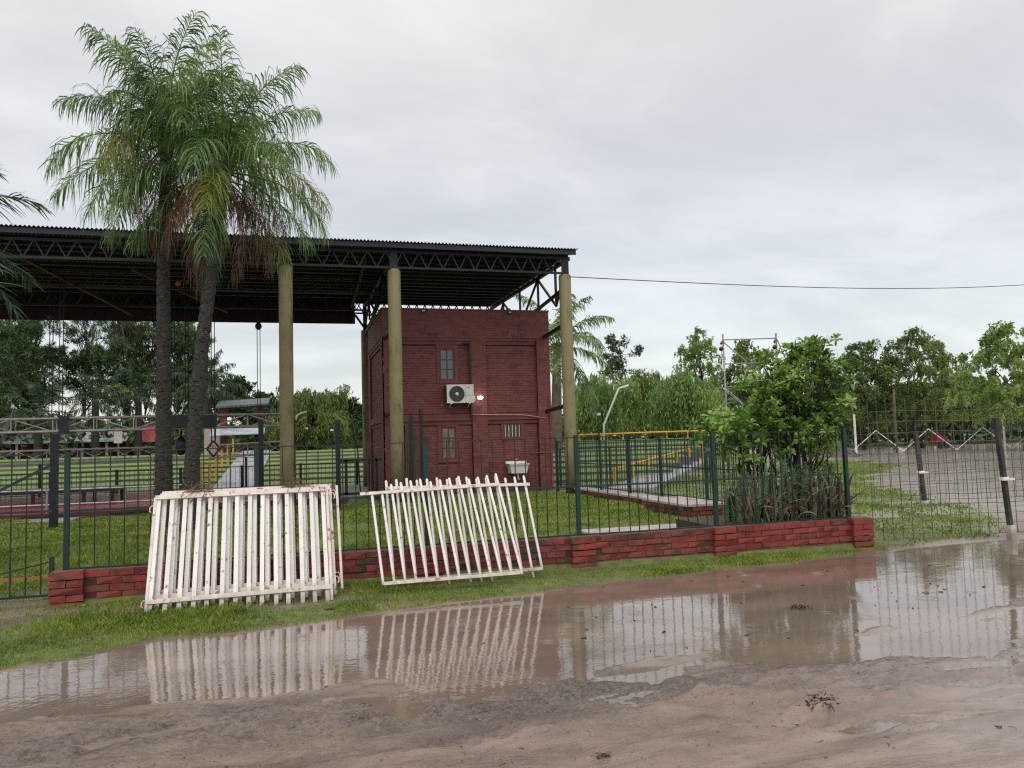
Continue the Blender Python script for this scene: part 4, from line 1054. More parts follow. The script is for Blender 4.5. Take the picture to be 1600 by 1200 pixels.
# inner fence from the red building towards the street
rf = thing('bar_fence', 'dark green bar fence running back on low brick planters right of the red building', 'fence', (7.5, 16, .3), None)
for x, y in ((7.1, 20.4), (7.36, 17.9), (7.46, 16.4), (7.6, 15.1), (7.65, 13.3), (7.7, 10.6)):
    q = MB(); q.box((x - .026, y - .026, .1), (x + .026, y + .026, 1.55)); part('post', q, M_green, rf)
pts = [(7.1, 20.4), (7.36, 17.9), (7.46, 16.4), (7.6, 15.1), (7.65, 13.3), (7.7, 10.6)]
rb3 = rod_mesh('bar', 1.2, .012, M_bar)
for (xa, ya), (xb, yb) in zip(pts[:-1], pts[1:]):
    L_ = math.hypot(xb - xa, yb - ya); n = int(L_ / .125)
    for i in range(1, n): put('bar', rb3, None, rf, (xa + (xb - xa) * i / n, ya + (yb - ya) * i / n, .32))
    for z in (1.52, .95, .36): q = MB(); q.bar((xa, ya, z), (xb, yb, z), .022); part('rail', q, M_green, rf)
bar_fence('dark bar fence crossing behind the red building before the right terrace', (7.6, 21.6), (14.6, 19.4), .18, 1.3, .15, 6, parts_=True, group='low dark fences before the terraces')
# planters of weathered brick
def planter(label, x0, x1, y0, y1, zt):
    t = thing('brick_planter', label, 'planter', ((x0 + x1) / 2, (y0 + y1) / 2, .1))
    q = MB(); q.box((x0 + .03, y0 + .03, 0), (x1 - .03, y1 - .03, zt - .045)); part('mortar', q, M_mortar, t)
    q = MB(); q.box((x0 + .0, y0 + .0, zt - .04), (x1, y1, zt)); part('concrete_top', q, M_paleslab, t)
    for c in range(3):
        z = zt - .045 - .076 * (c + .5)
        x = x0 + .12 + (.0 if c % 2 else .1)
        while x < x1 - .1: put('brick', R.choice(bdk), None, t, (x, y0 + .055 + R.uniform(-.006, .006), z), (0, 0, R.uniform(-.02, .02))); x += .247
        y = y0 + .14 + (.0 if c % 2 else .12)
        while y < y1 - .1: put('brick', R.choice(bdk), None, t, (x0 + .055 + R.uniform(-.006, .006), y, z), (0, 0, math.pi / 2 + R.uniform(-.02, .02))); y += .247
    return t
bdk = brick_variants('dark_brick', .235, .12, .066)
for b in bdk: b.materials.append(M_brickdark)
planter('weathered brick planter with a pale wet top behind the fence, nearest the shrub', 6.75, 7.6, 12.45, 14.3, .36)
planter('weathered brick planter with a pale wet top further back towards the red building', 7.12, 7.6, 14.6, 19.2, .31)
q = MB(); q.box((4.3, 10.75, .05), (6.1, 11.5, .165)); tag(put('concrete_slab', q.mesh('concrete_slab'), M_paleslab), kind='structure')

# ================================================================== VEGETATION BUILDERS
def norm_(a): return a / (np.linalg.norm(a, axis=-1, keepdims=True) + 1e-12)
def leaf_cards(c, d, L_, W_, rs, fold=None):
    """rhombic leaves: base c, direction d"""
    n = len(c); d = norm_(d); r = rs.normal(size=(n, 3)); s_ = norm_(np.cross(d, r))
    L_ = np.broadcast_to(L_, (n,))[:, None]; W_ = np.broadcast_to(W_, (n,))[:, None]
    P = np.stack([c, c + d * L_ * .45 + s_ * W_ / 2, c + d * L_, c + d * L_ * .45 - s_ * W_ / 2], 1).reshape(-1, 3)
    i = np.arange(n) * 4
    return P, np.stack([i, i + 1, i + 2, i + 3], 1)

def frond(rs, base, az, el, L_, droop, leaf, wid, npair, hang, petiole=.16, plume=.6, down=(0, 0, -1.)):
    m = 26; s = np.linspace(0, 1, m); e = el - droop * s ** 1.35
    az_ = az + rs.normal(0, .12) * s
    T = np.stack([np.cos(e) * np.cos(az_), np.cos(e) * np.sin(az_), np.sin(e)], 1)
    P = np.array(base) + np.concatenate([[np.zeros(3)], np.cumsum(T[:-1] * L_ / (m - 1), 0)])
    q = MB(); q.tube(P, np.linspace(.028, .004, m) * (L_ / 3), 4, False)
    t = np.repeat(np.linspace(petiole, .995, npair), 2); side = np.tile([1, -1], npair)
    t = np.clip(t + rs.normal(0, .006, len(t)), petiole, 1)
    pos = np.stack([np.interp(t, s, P[:, k]) for k in range(3)], 1); tan = norm_(np.stack([np.interp(t, s, T[:, k]) for k in range(3)], 1))
    lat = np.stack([-np.sin(np.interp(t, s, az_)), np.cos(np.interp(t, s, az_)), np.zeros_like(t)], 1) * side[:, None]
    nor = np.cross(tan, lat) * side[:, None]
    pl = rs.normal(0, plume, len(t))[:, None]
    d0 = norm_(lat * np.cos(pl) * .85 + nor * np.sin(pl) * .8 + tan * (.45 + .5 * t[:, None]))
    ln = leaf * (.45 + .75 * np.sin(np.pi * np.clip((t - petiole) / (1 - petiole) * .86 + .12, 0, 1))) * rs.uniform(.8, 1.15, len(t))
    hg = hang * rs.uniform(.75, 1.25, len(t)); pts = [pos]; dn = np.array(down)
    for k, hh in enumerate((.12, .5, .8, .95)):
        f = np.clip(hh * hg, 0, .97)[:, None]
        pts.append(pts[-1] + norm_(d0 * (1 - f) + dn * f + rs.normal(0, .05, d0.shape)) * (ln / 4)[:, None])
    wv = norm_(tan * .8 + rs.normal(0, .3, tan.shape)); rows = []
    for p, w_ in zip(pts, (.55, 1.0, .9, .6, .12)): rows += [p - wv * wid * w_ / 2, p + wv * wid * w_ / 2]
    V = np.stack(rows, 1); n = len(t); i = np.arange(n)[:, None] * 10
    F = np.concatenate([i + np.array([[2 * k, 2 * k + 1, 2 * k + 3, 2 * k + 2]]) for k in range(4)])
    q.add(V.reshape(-1, 3), F)
    return q

def palm(label, cat_grp, path, radii, nfr, L_, seed, leaf=.5, wid=.026, npair=64, hang=1.0, dead=6, els=(85, -30), droop=(1.0, 1.7), plume=.6, yellow=(), bark=None, ringed=True, name='palm_tree', azoff=0, only=None, deadlen=.8, matg=None):
    rs = np.random.RandomState(seed); t = thing(name, label, 'palm tree', path[0], cat_grp)
    P = np.array(path, float); k = 44 if ringed else 10
    s = np.linspace(0, 1, len(P)); S_ = np.linspace(0, 1, k * 2)
    PP = np.stack([np.interp(S_, s, P[:, j]) for j in range(3)], 1)
    for _ in range(6): PP[1:-1] = (PP[:-2] + PP[1:-1] * 2 + PP[2:]) / 4
    rr = np.interp(S_, s, radii) * (1 + (.06 * np.where(np.arange(k * 2) % 2, 1, -1) if ringed else 0))
    q = MB(); q.tube(PP, rr, 14)
    if ringed:
        for i in range(520):
            f = rs.uniform(.04, .98); c = np.array([np.interp(f, S_, PP[:, j]) for j in range(3)]); r_ = np.interp(f, s, radii); a = rs.uniform(0, 6.28)
            d = np.array((math.cos(a), math.sin(a), 0)); q.bar(c + d * r_ * .9, c + d * (r_ + rs.uniform(.003, .016)) + (0, 0, rs.uniform(-.01, .05)), rs.uniform(.02, .07), .008)
    part('trunk', q, bark or M_bark_palm, t, True)
    top = P[-1]
    q = MB()
    for i in range(9):
        a = i * 2.4; q.bar(top + np.array((math.cos(a) * .07, math.sin(a) * .07, -.35)), top + np.array((math.cos(a) * .17, math.sin(a) * .17, .12)), .10, .05)
    part('crown_base', q, M_frondstem, t)
    for i in range(nfr):
        f = i / max(nfr - 1, 1); az = azoff + i * 2.39996 + rs.normal(0, .15)
        if only and not only(az): continue
        el = rad(els[0] + (els[1] - els[0]) * f ** 1.15 + rs.normal(0, 6)); dr = droop[0] + (droop[1] - droop[0]) * (1 - abs(2 * f - 1)) * rs.uniform(.8, 1.15)
        if f > .75: dr *= .65
        m = M_frondyel if i in yellow else (matg or M_frond)
        q = frond(rs, top + np.array((.1 * math.cos(az), .1 * math.sin(az), -.15 * f)), az, el, L_ * rs.uniform(.86, 1.1), dr, leaf, wid, npair, hang, plume=plume)
        part('frond', q, m, t, False, label='yellowing lower frond' if i in yellow else None)
    for i in range(dead):
        az = i * 2.39996 + 1.0 + rs.normal(0, .3)
        q = frond(rs, top + np.array((.1 * math.cos(az), .1 * math.sin(az), -.3)), az, rad(rs.uniform(-62, -12)), L_ * rs.uniform(.8, 1.25) * deadlen, rs.uniform(.9, 1.5), leaf * .8, wid * .8, int(npair * .9), 1.25, plume=.9)
        part('dead_frond', q, M_frondbrown, t, label='brown dead frond hanging down')
    return t

# the two tall palms before the stage
palm('tall queen palm with an upright dark trunk, left one of the pair before the stage', 'queen palms before the stage', [(-2.41, 16.3, .05), (-2.43, 16.3, 2.5), (-2.44, 16.3, 5.0), (-2.40, 16.3, 7.85)], [.19, .132, .12, .10], 28, 2.35, 12, leaf=.66, wid=.024, npair=74, dead=8, yellow=(20,), els=(88, -34), droop=(.95, 1.75), azoff=.4, hang=.85)
palm('tall queen palm with a leaning trunk, right one of the pair before the stage', 'queen palms before the stage', [(-1.86, 15.3, .05), (-1.80, 15.4, 1.4), (-1.66, 15.5, 3.4), (-1.45, 15.7, 5.4), (-1.28, 15.9, 7.2)], [.20, .135, .125, .112, .10], 28, 2.4, 27, leaf=.66, wid=.024, npair=74, dead=8, yellow=(15, 18, 22), els=(88, -40), droop=(.95, 1.75), azoff=2.3, hang=.85)
# palm just outside the left edge of the picture, fronds reaching in
palm('palm at the edge whose spiky dark fronds reach in before the canopy', None, [(-5.3, 10.6, .05), (-5.25, 10.6, 2.0), (-5.15, 10.6, 4.1)], [.26, .2, .16], 24, 2.25, 5, leaf=.45, wid=.022, npair=60, hang=.35, dead=2, els=(62, -35), droop=(.9, 1.4), plume=.35, azoff=.5, matg=M_fronddark)

def limb(q, a, b, r0, r1, rs, k=5, sag=.12):
    a = np.array(a, float); b = np.array(b, float); n = 5; L_ = np.linalg.norm(b - a)
    P = a + (b - a) * np.linspace(0, 1, n)[:, None]; P[1:-1] += rs.normal(0, .05 * L_, (n - 2, 3)); P[1:-1, 2] += sag * L_ * np.array([.5, .8, .5])
    q.tube(P, np.linspace(r0, r1, n), k); return P
def tree(name, label, base, h, spread, seed, mode='clump', nclump=26, per=420, leaf=(.16, .06), m=None, bark=None, tr=.18, group=None, cr=(.28, 1.0), shape=None, clump_r=.5, upright=.2, cat='tree', flat=1.0, limbs=9, strand=(.9, 2.2), djit=.38):
    """trunk with limbs to clump centres; cr: crown from cr[0]*h to cr[1]*h"""
    rs = np.random.RandomState(seed); base = np.array(base, float)
    t = thing(name, label, cat, base, group)
    zc_, zr_ = h * (cr[0] + cr[1]) / 2, h * (cr[1] - cr[0]) / 2
    d = norm_(rs.normal(size=(nclump, 3))); rr = rs.uniform(.35, 1, nclump)[:, None] ** .6
    C = d * rr * np.array([spread, spread * flat, zr_]); 
    # lower part wider, ragged
    C[:, :2] *= (1.0 - .35 * np.clip(C[:, 2:3] / zr_, -1, 1)) * rs.uniform(.75, 1.2, (nclump, 1))
    C[:, 2] += .22 * zr_ * fbm(C[:, 0] * 1.1 + seed, C[:, 1] * 1.1, 2) * 2
    C += base + np.array([0, 0, zc_])
    if shape is not None: C = np.concatenate([C, base + np.array(shape, float)])
    q = MB(); lean = rs.normal(0, .04 * h, 2); top = base + np.array([lean[0], lean[1], zc_ + .2 * zr_])
    limb(q, base - (0, 0, .2), top, tr, tr * .35, rs, 7, 0)
    for i in range(min(limbs, len(C))):
        f = rs.uniform(.3, .95); limb(q, base + (top - base) * f, C[i], tr * .4 * (1 - f * .5), tr * .08, rs, 4)
    part('trunk', q, bark or M_bark, t, True)
    Vs, Fs, n0 = [], [], 0
    for c in C:
        n = int(per * rs.uniform(.6, 1.3)); r_ = clump_r * rs.uniform(.65, 1.3)
        if mode == 'willow':
            ns = max(n // 15, 3); o = c + norm_(rs.normal(size=(ns, 3))) * np.array([r_, r_, r_ * .45]) * rs.uniform(.3, 1, (ns, 1))
            o[:, 2] = np.maximum(o[:, 2], base[2] + .25 * h)
            Ls = rs.uniform(*strand, ns); Ls = np.minimum(Ls, o[:, 2] - base[2] - .1 * h)
            u = rs.uniform(0, 1, (ns, 15)); hd = norm_(rs.normal(size=(ns, 2)) + norm_(o[:, :2] - base[:2]) * 1.1) 
            P = o[:, None, :] + np.concatenate([hd[:, None, :] * (.28 * np.sqrt(u))[..., None] * Ls[:, None, None] * .6, -(u ** 1.15 * Ls[:, None])[..., None] + .12], 2)
            P = P.reshape(-1, 3); dr = np.array([0, 0, -1.]) + rs.normal(0, djit, P.shape); 
            L_ = leaf[0] * rs.uniform(.6, 1.4, len(P)); W_ = leaf[1] * rs.uniform(.7, 1.3, len(P))
        elif mode == 'pine':
            nt_ = max(n // 26, 2); o = c + rs.normal(0, 1, (nt_, 3)) * np.array([r_, r_, r_ * .5])
            P = np.repeat(o, 26, 0); dr = norm_(rs.normal(size=P.shape)) + np.array([0, 0, .25])
            L_ = leaf[0] * rs.uniform(.6, 1.2, len(P)); W_ = leaf[1] * rs.uniform(.8, 1.2, len(P))
        else:
            rad_ = norm_(rs.normal(size=(n, 3))); u = rs.uniform(.15, 1, (n, 1)) ** .5
            sub = rs.normal(0, .55, (max(n // 30, 2), 3))[rs.randint(0, max(n // 30, 2), n)]
            P = c + (sub * .75 + rad_ * u * .42) * r_ * np.array([1, 1, .75]); dr = norm_(P - c) * .6 + rs.normal(0, .6, (n, 3)) + np.array([0, 0, upright])
            L_ = leaf[0] * rs.uniform(.6, 1.4, n); W_ = leaf[1] * rs.uniform(.7, 1.3, n)
        V, F = leaf_cards(P, dr, L_, W_, rs); Vs.append(V); Fs.append(F + n0); n0 += len(V)
    put('crown', mesh_np('crown', np.concatenate(Vs) - base, Fs), m or M_light, t)
    return t

# ------------------------------------------------------------------ planting bed by the street: shrub + snake plants
q = MB(); q.box((5.55, 9.32, .0), (7.74, 10.6, .345)); tag(put('planting_bed_soil', q.mesh('planting_bed_soil'), mat('wet_soil', [S(52, 42, 34), S(78, 62, 48)], .7, 8, bump=.01, bscale=30)), kind='structure')
rs = np.random.RandomState(77)
def rosette(seed):
    r = np.random.RandomState(seed); q = MB(); n = r.randint(11, 16)
    for i in range(n):
        a = i * 2.4 + r.normal(0, .2); f = i / n; el = rad(75 - 85 * f + r.normal(0, 8)); L_ = (.085 + .075 * min(1, f * 1.8)) * r.uniform(.85, 1.15); W_ = L_ * .36
        d = np.array((math.cos(el) * math.cos(a), math.cos(el) * math.sin(a), math.sin(el))); lat = np.array((-math.sin(a), math.cos(a), 0)); nn = np.cross(d, lat)
        b = d * .012; pts = [b, b + d * L_ * .35 + nn * .0, b + d * L_ * .72 - np.array((0, 0, .008)), b + d * L_ * .98 - np.array((0, 0, .03))]
        V = []
        for p, w_ in zip(pts, (.12, .7, 1.0, .25)): V += [p - lat * W_ * w_ / 2 + np.array((0, 0, .006 * w_)), p, p + lat * W_ * w_ / 2 + np.array((0, 0, .006 * w_))]
        F = []
        for k in range(3): F += [[3 * k, 3 * k + 1, 3 * k + 4, 3 * k + 3], [3 * k + 1, 3 * k + 2, 3 * k + 5, 3 * k + 4]]
        q.add(V, F)
    me_ = q.mesh('leaf_rosette'); me_.materials.append(M_shrub); return me_
ros = [rosette(i) for i in range(7)]
shrub = thing('shrub', 'big green shrub with whorled glossy leaves behind the right end of the fence', 'shrub', (7.0, 9.95, .34))
regions = [((7.55, 2.25), (.52, .74), 135), ((6.85, 2.10), (.40, .52), 62), ((6.28, 1.66), (.50, .30), 68), ((7.35, 1.58), (.55, .34), 62), ((7.55, 2.85), (.24, .10), 18), ((6.86, 2.70), (.12, .16), 9), ((6.55, 1.30), (.50, .22), 18), ((7.1, 1.95), (.5, .4), 40), ((7.85, 1.3), (.1, .3), 6)]
stems = MB(); cpts = []
for (cx_, cz_), (rx_, rz_), n in regions:
    for i in range(n):
        a = rs.uniform(0, 2 * np.pi); u = rs.uniform(.1, 1) ** .5
        cpts.append((cx_ + rx_ * u * math.cos(a), 9.95 + rs.normal(0, .26), cz_ + rz_ * u * math.sin(a)))
roots = [(6.4, 10.0, .34), (6.8, 10.1, .34), (7.15, 9.9, .34), (7.45, 10.0, .34), (7.5, 10.15, .34)]
forks = [np.array(r_) + np.array((rs.normal(0, .1), rs.normal(0, .1), rs.uniform(.5, 1.6))) for r_ in roots for _ in range(4)]
for i, f in enumerate(forks): limb(stems, roots[i // 4], f, .022, .014, rs, 5, 0)
for p in cpts[::2]:
    p = np.array(p); c = [f for f in forks if f[2] < p[2] - .1] or forks
    f = min(c, key=lambda k: np.linalg.norm((k - p) * (1.6, 1, .6))); limb(stems, f, p, .010, .005, rs, 4, -.05)
part('stem', stems, M_bark, shrub)
inner = MB()
more = [(p[0] + rs.normal(0, .07), p[1] + rs.normal(0, .08) + .05, p[2] + rs.normal(0, .07)) for p in cpts]
cpts.sort(key=lambda p: p[1])
for n_, p in enumerate(cpts + more[::2]):
    p = (p[0], max(9.42, p[1]), p[2]); s_ = rs.uniform(.6, 1.05); e_ = (rs.normal(0, .45) + .25, rs.normal(0, .45), rs.uniform(0, 6.28)); k_ = rs.randint(7)
    if n_ < 300: put('leaf_rosette', ros[k_], None, shrub, p, e_, (s_, s_, s_))
    else:
        from mathutils import Euler
        m_ = np.array(Euler(e_).to_matrix()); nv_ = len(ros[k_].vertices); co = np.empty(nv_ * 3, np.float32); ros[k_].vertices.foreach_get('co', co)
        fi = np.array([list(f.vertices) for f in ros[k_].polygons]); inner.add(co.reshape(-1, 3) * s_ @ m_.T + np.array(p), fi)
part('inner_leaves', inner, M_shrub, shrub, kind='stuff')
# bare twig tips
for i in range(26):
    p = np.array(cpts[rs.randint(90)]); tw = MB(); tw.tube([p, p + (rs.normal(0, .03), 0, .09), p + (rs.normal(0, .05), 0, rs.uniform(.13, .22))], [.006, .004, .002], 4); part('twig', tw, M_bark, shrub)
snake = thing('snake_plant', 'dense clump of banded snake plants with dry brown leaves below the shrub', 'plant', (6.9, 9.8, .34))
def blade(seed, L_, W_, dead=False):
    r = np.random.RandomState(seed); n = 8; s = np.linspace(0, 1, n); q = MB()
    a = r.uniform(0, 6.28); bend = r.uniform(.02, .25) if not dead else r.uniform(.5, 1.5)
    ang = bend * s ** (1.5 if not dead else 1.1) * (1 if not dead else 1.8)
    P = np.stack([np.cumsum(np.sin(ang)) * L_ / n, r.normal(0, .01, n).cumsum(), np.cumsum(np.cos(ang)) * L_ / n], 1); P -= P[0]
    tw_ = r.normal(0, .7) * s + r.uniform(0, 6.28); w = W_ * np.array([.55, .8, .95, 1, .95, .8, .5, .05]) * (1 if not dead else .7)
    V = []
    for i in range(n):
        l = np.array((math.cos(tw_[i]), math.sin(tw_[i]), 0)); f = np.array((-l[1], l[0], 0)) * w[i] * .18
        V += [P[i] - l * w[i] / 2 + f, P[i], P[i] + l * w[i] / 2 + f]
    F = []
    for k in range(n - 1): F += [[3 * k, 3 * k + 1, 3 * k + 4, 3 * k + 3], [3 * k + 1, 3 * k + 2, 3 * k + 5, 3 * k + 4]]
    q.add(V, F); me_ = q.mesh('leaf', True); me_.materials.append(M_deadleaf if dead else M_snake); return me_
sb = [blade(i, .8, .062) for i in range(9)]; db = [blade(50 + i, .55, .05, True) for i in range(9)]
for i in range(240):
    x = rs.uniform(5.95, 7.62); y = 9.33 + abs(rs.normal(0, .28)); s_ = rs.uniform(.55, 1.2) * (.85 + .3 * math.sin((x - 5.9) * 1.7))
    put('leaf', sb[rs.randint(9)], None, snake, (x, y, .33), (rs.normal(0, .10), rs.normal(0, .10), rs.uniform(0, 6.28)), (1, 1, s_))
for i in range(170):
    x = rs.uniform(5.95, 7.68); y = 9.30 + abs(rs.normal(0, .16))
    put('dead_leaf', db[rs.randint(9)], None, snake, (x, y, .33 + abs(rs.normal(0, .22))), (rs.normal(0, .25), rs.normal(0, .25), rs.uniform(0, 6.28)), (1, 1, rs.uniform(.6, 1.2)))

# ------------------------------------------------------------------ trees behind, right side
def on(x, y): return (x, y, GZ(x, y) - .05)
tree('willow_tree', 'rounded weeping willow just right of the last olive column', on(16.0, 39.0), 3.9, 2.0, 31, 'willow', 34, 560, (.26, .055), M_willow, group='weeping willows', cr=(.45, 1.0), clump_r=.75)
tree('willow_tree', 'rounded weeping willow between the bent lamp pole and the scaffold', on(20.0, 36.2), 3.7, 1.6, 32, 'willow', 34, 560, (.24, .05), M_willow, group='weeping willows', cr=(.5, 1.0), clump_r=.65)
tree('willow_tree', 'darker willow behind, left of the scaffold top', on(25.0, 51.0), 5.3, 2.6, 33, 'willow', 40, 520, (.3, .06), M_willow2, group='weeping willows', cr=(.4, 1.0), clump_r=.8)
tree('eucalyptus_tree', 'thin sparse tree with a see-through crown above the willows', on(24.7, 55.2), 8.6, 1.6, 34, 'clump', 20, 150, (.24, .10), M_euc, M_bark_pale, group=None, cr=(.55, 1.0), clump_r=.55, tr=.12, limbs=18)
tree('broadleaf_tree', 'tall airy tree behind the left post of the scaffold', on(28.2, 48.8), 7.5, 1.9, 35, 'willow', 60, 170, (.17, .075), M_light, cr=(.35, 1.0), clump_r=.5, strand=(.1, .6), djit=.9, group='airy trees along the mud field', limbs=20)
tree('broadleaf_tree', 'airy tree seen through the scaffold', on(29.6, 45.4), 6.7, 1.7, 36, 'willow', 60, 190, (.17, .075), M_willow2, cr=(.3, 1.0), clump_r=.5, strand=(.1, .6), djit=.9, group='airy trees along the mud field')
tree('broadleaf_tree', 'olive tree hidden behind the big shrub', on(34.4, 46.0), 6.5, 2.6, 37, 'willow', 70, 210, (.17, .075), M_willow2, cr=(.25, 1.0), clump_r=.5, strand=(.1, .6), djit=.9, group='airy trees along the mud field')
tree('broadleaf_tree', 'broad feathery olive tree just right of the shrub', on(35.6, 41.8), 7.1, 2.5, 38, 'willow', 120, 210, (.17, .075), M_willow2, cr=(.12, 1.0), clump_r=.5, strand=(.1, .6), djit=.9, group='airy trees along the mud field')
tree('broadleaf_tree', 'tallest feathery olive tree in the middle of the mud field edge', on(39.2, 40.6), 7.9, 2.7, 39, 'willow', 130, 210, (.17, .075), M_willow2, cr=(.12, 1.0), clump_r=.5, strand=(.1, .6), djit=.9, group='airy trees along the mud field')
tree('broadleaf_tree', 'lower dark tree set back in the gap between the two feathery crowns', on(48.3, 46.4), 6.2, 3.0, 40, 'willow', 80, 220, (.17, .075), M_willow2, cr=(.12, 1.0), clump_r=.5, strand=(.1, .6), djit=.9, group='airy trees along the mud field')
tree('broadleaf_tree', 'bright light green feathery tree at the far right edge', on(36.6, 31.2), 6.9, 3.0, 41, 'willow', 140, 230, (.17, .075), M_light, cr=(.12, 1.0), clump_r=.5, strand=(.1, .6), djit=.9, group='airy trees along the mud field')
tree('broadleaf_tree', 'olive tree standing beyond the right edge', on(42.5, 31.5), 7.2, 2.8, 42, 'willow', 80, 220, (.17, .075), M_willow2, cr=(.12, 1.0), clump_r=.5, strand=(.1, .6), djit=.9, group='airy trees along the mud field')
palm('royal palm with drooping fronds behind the red building and the last olive column', None, [(11.0, 31.7, 1.0), (11.1, 31.7, 3.5), (11.2, 31.7, 5.7)], [.26, .22, .16], 19, 3.3, 66, leaf=.62, wid=.055, npair=52, hang=.75, dead=0, els=(85, -35), droop=(1.1, 1.8), plume=.4, ringed=False, bark=M_bark_pale)
# ------------------------------------------------------------------ trees behind, left side
pines = []
pl = [(-22.9, 68, 13.5, 'dense dark pine at the far left edge'), (-22.0, 74, 14, 'dark pine second from the left edge'), (-18.6, 64.5, 13, 'dark pine left of the gap with sky'), (-16.0, 68.3, 13.4, 'dark pine right of the gap with sky'), (-14.6, 76, 14.6, 'tall thin pine far back left of the upright palm'),
      (-12.3, 65.1, 14.6, 'slender pine with a bare dark trunk left of the upright palm'), (-11.4, 69.2, 14.6, 'slender pine right beside the upright palm, bare trunk'), (-9.6, 71, 14.2, 'pine seen between the two palm trunks'), (-8.0, 66.4, 11.5, 'shorter pine seen between the palm trunks'), (-26.5, 66, 13.5, 'dark pine beyond the left edge'), (-20.2, 60, 11.0, 'lower bushy pine in the dark corner at left'), (-24.0, 58, 10.0, 'low bushy pine at the left edge')]
for i, (x, y, h, lab) in enumerate(pl):
    dense = i in (0, 1, 9, 10, 11)
    tree('pine_tree', lab, on(x, y), h, 2.3 if dense else 1.9, 100 + i, 'pine', 62 if dense else 48, 330, (.42, .05), M_pine, group='pines behind the stage', cr=(.16 if dense else .30, 1.0), clump_r=.55, tr=.17, limbs=44)
palm('low palm with grey-green fronds left of the upright palm', 'small palms behind the stage', [(-12.3, 55.3, 1.2), (-12.3, 55.3, 4.9)], [.25, .2], 15, 2.6, 71, matg=M_fronddull, leaf=.5, wid=.07, npair=30, hang=.6, dead=2, ringed=False)
palm('small palm with a yellow frond close beside the upright palm trunk', 'small palms behind the stage', [(-10.0, 56.7, 1.2), (-10.0, 56.7, 5.2)], [.25, .2], 15, 2.6, 72, matg=M_fronddull, leaf=.5, wid=.07, npair=30, hang=.6, dead=1, ringed=False, yellow=(4,))
palm('drooping palm behind the stage just right of the leaning palm trunk', 'small palms behind the stage', [(-4.9, 48.9, 1.2), (-4.85, 48.9, 5.3)], [.22, .18], 17, 2.4, 73, matg=M_fronddull, leaf=.6, wid=.06, npair=34, hang=1.0, dead=2, ringed=False)
palm('low palm with pale fronds at the left of the palm group', 'small palms behind the stage', [(-15.2, 54, 1.2), (-15.2, 54, 4.3)], [.25, .2], 14, 2.6, 74, matg=M_fronddull, leaf=.5, wid=.07, npair=30, hang=.5, dead=1, ringed=False)
tree('broadleaf_tree', 'round dark green tree behind the kiosk roof', on(-3.4, 58), 5.3, 1.9, 51, 'clump', 30, 330, (.24, .11), M_dark, cr=(.4, 1), clump_r=.7)
tree('willow_tree', 'tousled willow between the olive columns with a bare dark branch', on(1.2, 49.4), 4.5, 2.0, 52, 'willow', 44, 420, (.26, .055), M_willow2, cr=(.1, 1), clump_r=.7, strand=(.5, 1.4), shape=[(2.0, 0, 4.0), (1.6, 0, 3.6)], limbs=14, group='trees behind the terrace')
tree('broadleaf_tree', 'dark tree half hidden by the olive column, left of the tousled willow', on(-.4, 51.9), 4.7, 1.3, 53, 'willow', 28, 360, (.26, .06), M_willow2, cr=(.1, 1), clump_r=.6, strand=(.4, 1.2), group='trees behind the terrace')
tree('broadleaf_tree', 'dark green bush tree close by the left side of the red building', on(4.2, 55), 3.6, 1.8, 54, 'clump', 26, 330, (.24, .11), M_dark, cr=(.1, 1), clump_r=.7, group='trees behind the terrace')
tree('broadleaf_tree', 'round dark tree directly behind the kiosk', on(-1.2, 55), 3.3, 2.4, 55, 'clump', 26, 330, (.24, .11), M_dark, cr=(.1, 1), clump_r=.7, group='trees behind the terrace')
# far wood, one mass
rs = np.random.RandomState(9); n = 60000
a = rs.uniform(rad(-34), rad(66), n); dd = rs.uniform(66, 84, n) + 6 * np.sin(a * 7); hmax = 3.4 + 1.6 * sstep(.3, .6, a) + 1.2 * fbm(a * 14, a * 3, 4) * 2
zz = np.abs(rs.uniform(0, 1, n)) ** .8 * hmax; c = np.stack([dd * np.sin(a), dd * np.cos(a), .5 + zz], 1)
V, F = leaf_cards(c, rs.normal(size=(n, 3)), .6, .3, rs)
tag(put('far_wood', mesh_np('far_wood', V, [F]), mat('far_wood_leaves', [S(50, 70, 40), S(82, 106, 58), S(104, 124, 70)], .5, .3, island=.4, transl=.25, detail=3)), kind='stuff')

# ================================================================== BACKGROUND STRUCTURES
t = thing('kiosk', 'small kiosk with brick pillars, a dark slab roof and a silver awning beyond the terrace', 'kiosk', (-2.7, 46, 1.2))
for x in (-3.75, -1.75): q = MB(); q.box((x - .17, 46, 1.2), (x + .17, 46.4, 4.1)); part('brick_pillar', q, M_brickdark, t)
q = MB(); q.add([(-4.1, 45.2, 3.85), (-1.3, 45.2, 4.0), (-1.3, 47.6, 4.45), (-4.1, 47.6, 4.30), (-4.1, 45.2, 3.95), (-1.3, 45.2, 4.1), (-1.3, 47.6, 4.55), (-4.1, 47.6, 4.40)], BOXF); part('roof', q, mat('roof_grey', [S(60, 66, 70), S(92, 98, 102)], .5, 1, stretch=(6, 1, 1)), t)
q = MB(); q.add([(-4.3, 44.1, 2.32), (-1.5, 44.1, 2.36), (-1.5, 45.9, 2.88), (-4.3, 45.9, 2.84), (-4.3, 44.1, 2.36), (-1.5, 44.1, 2.40), (-1.5, 45.9, 2.92), (-4.3, 45.9, 2.88)], BOXF); part('awning', q, mat('zinc_sheet', [S(150, 162, 168), S(186, 196, 200)], .35, 2), t)
q = MB(); q.box((-4.8, 46.4, 1.2), (-3.92, 46.6, 3.0)); part('wall', q, M_paleslab, t)
t = thing('long_shed', 'low shed with pale roof and dark red wall under the pines at left', 'shed', (-15, 61, .9))
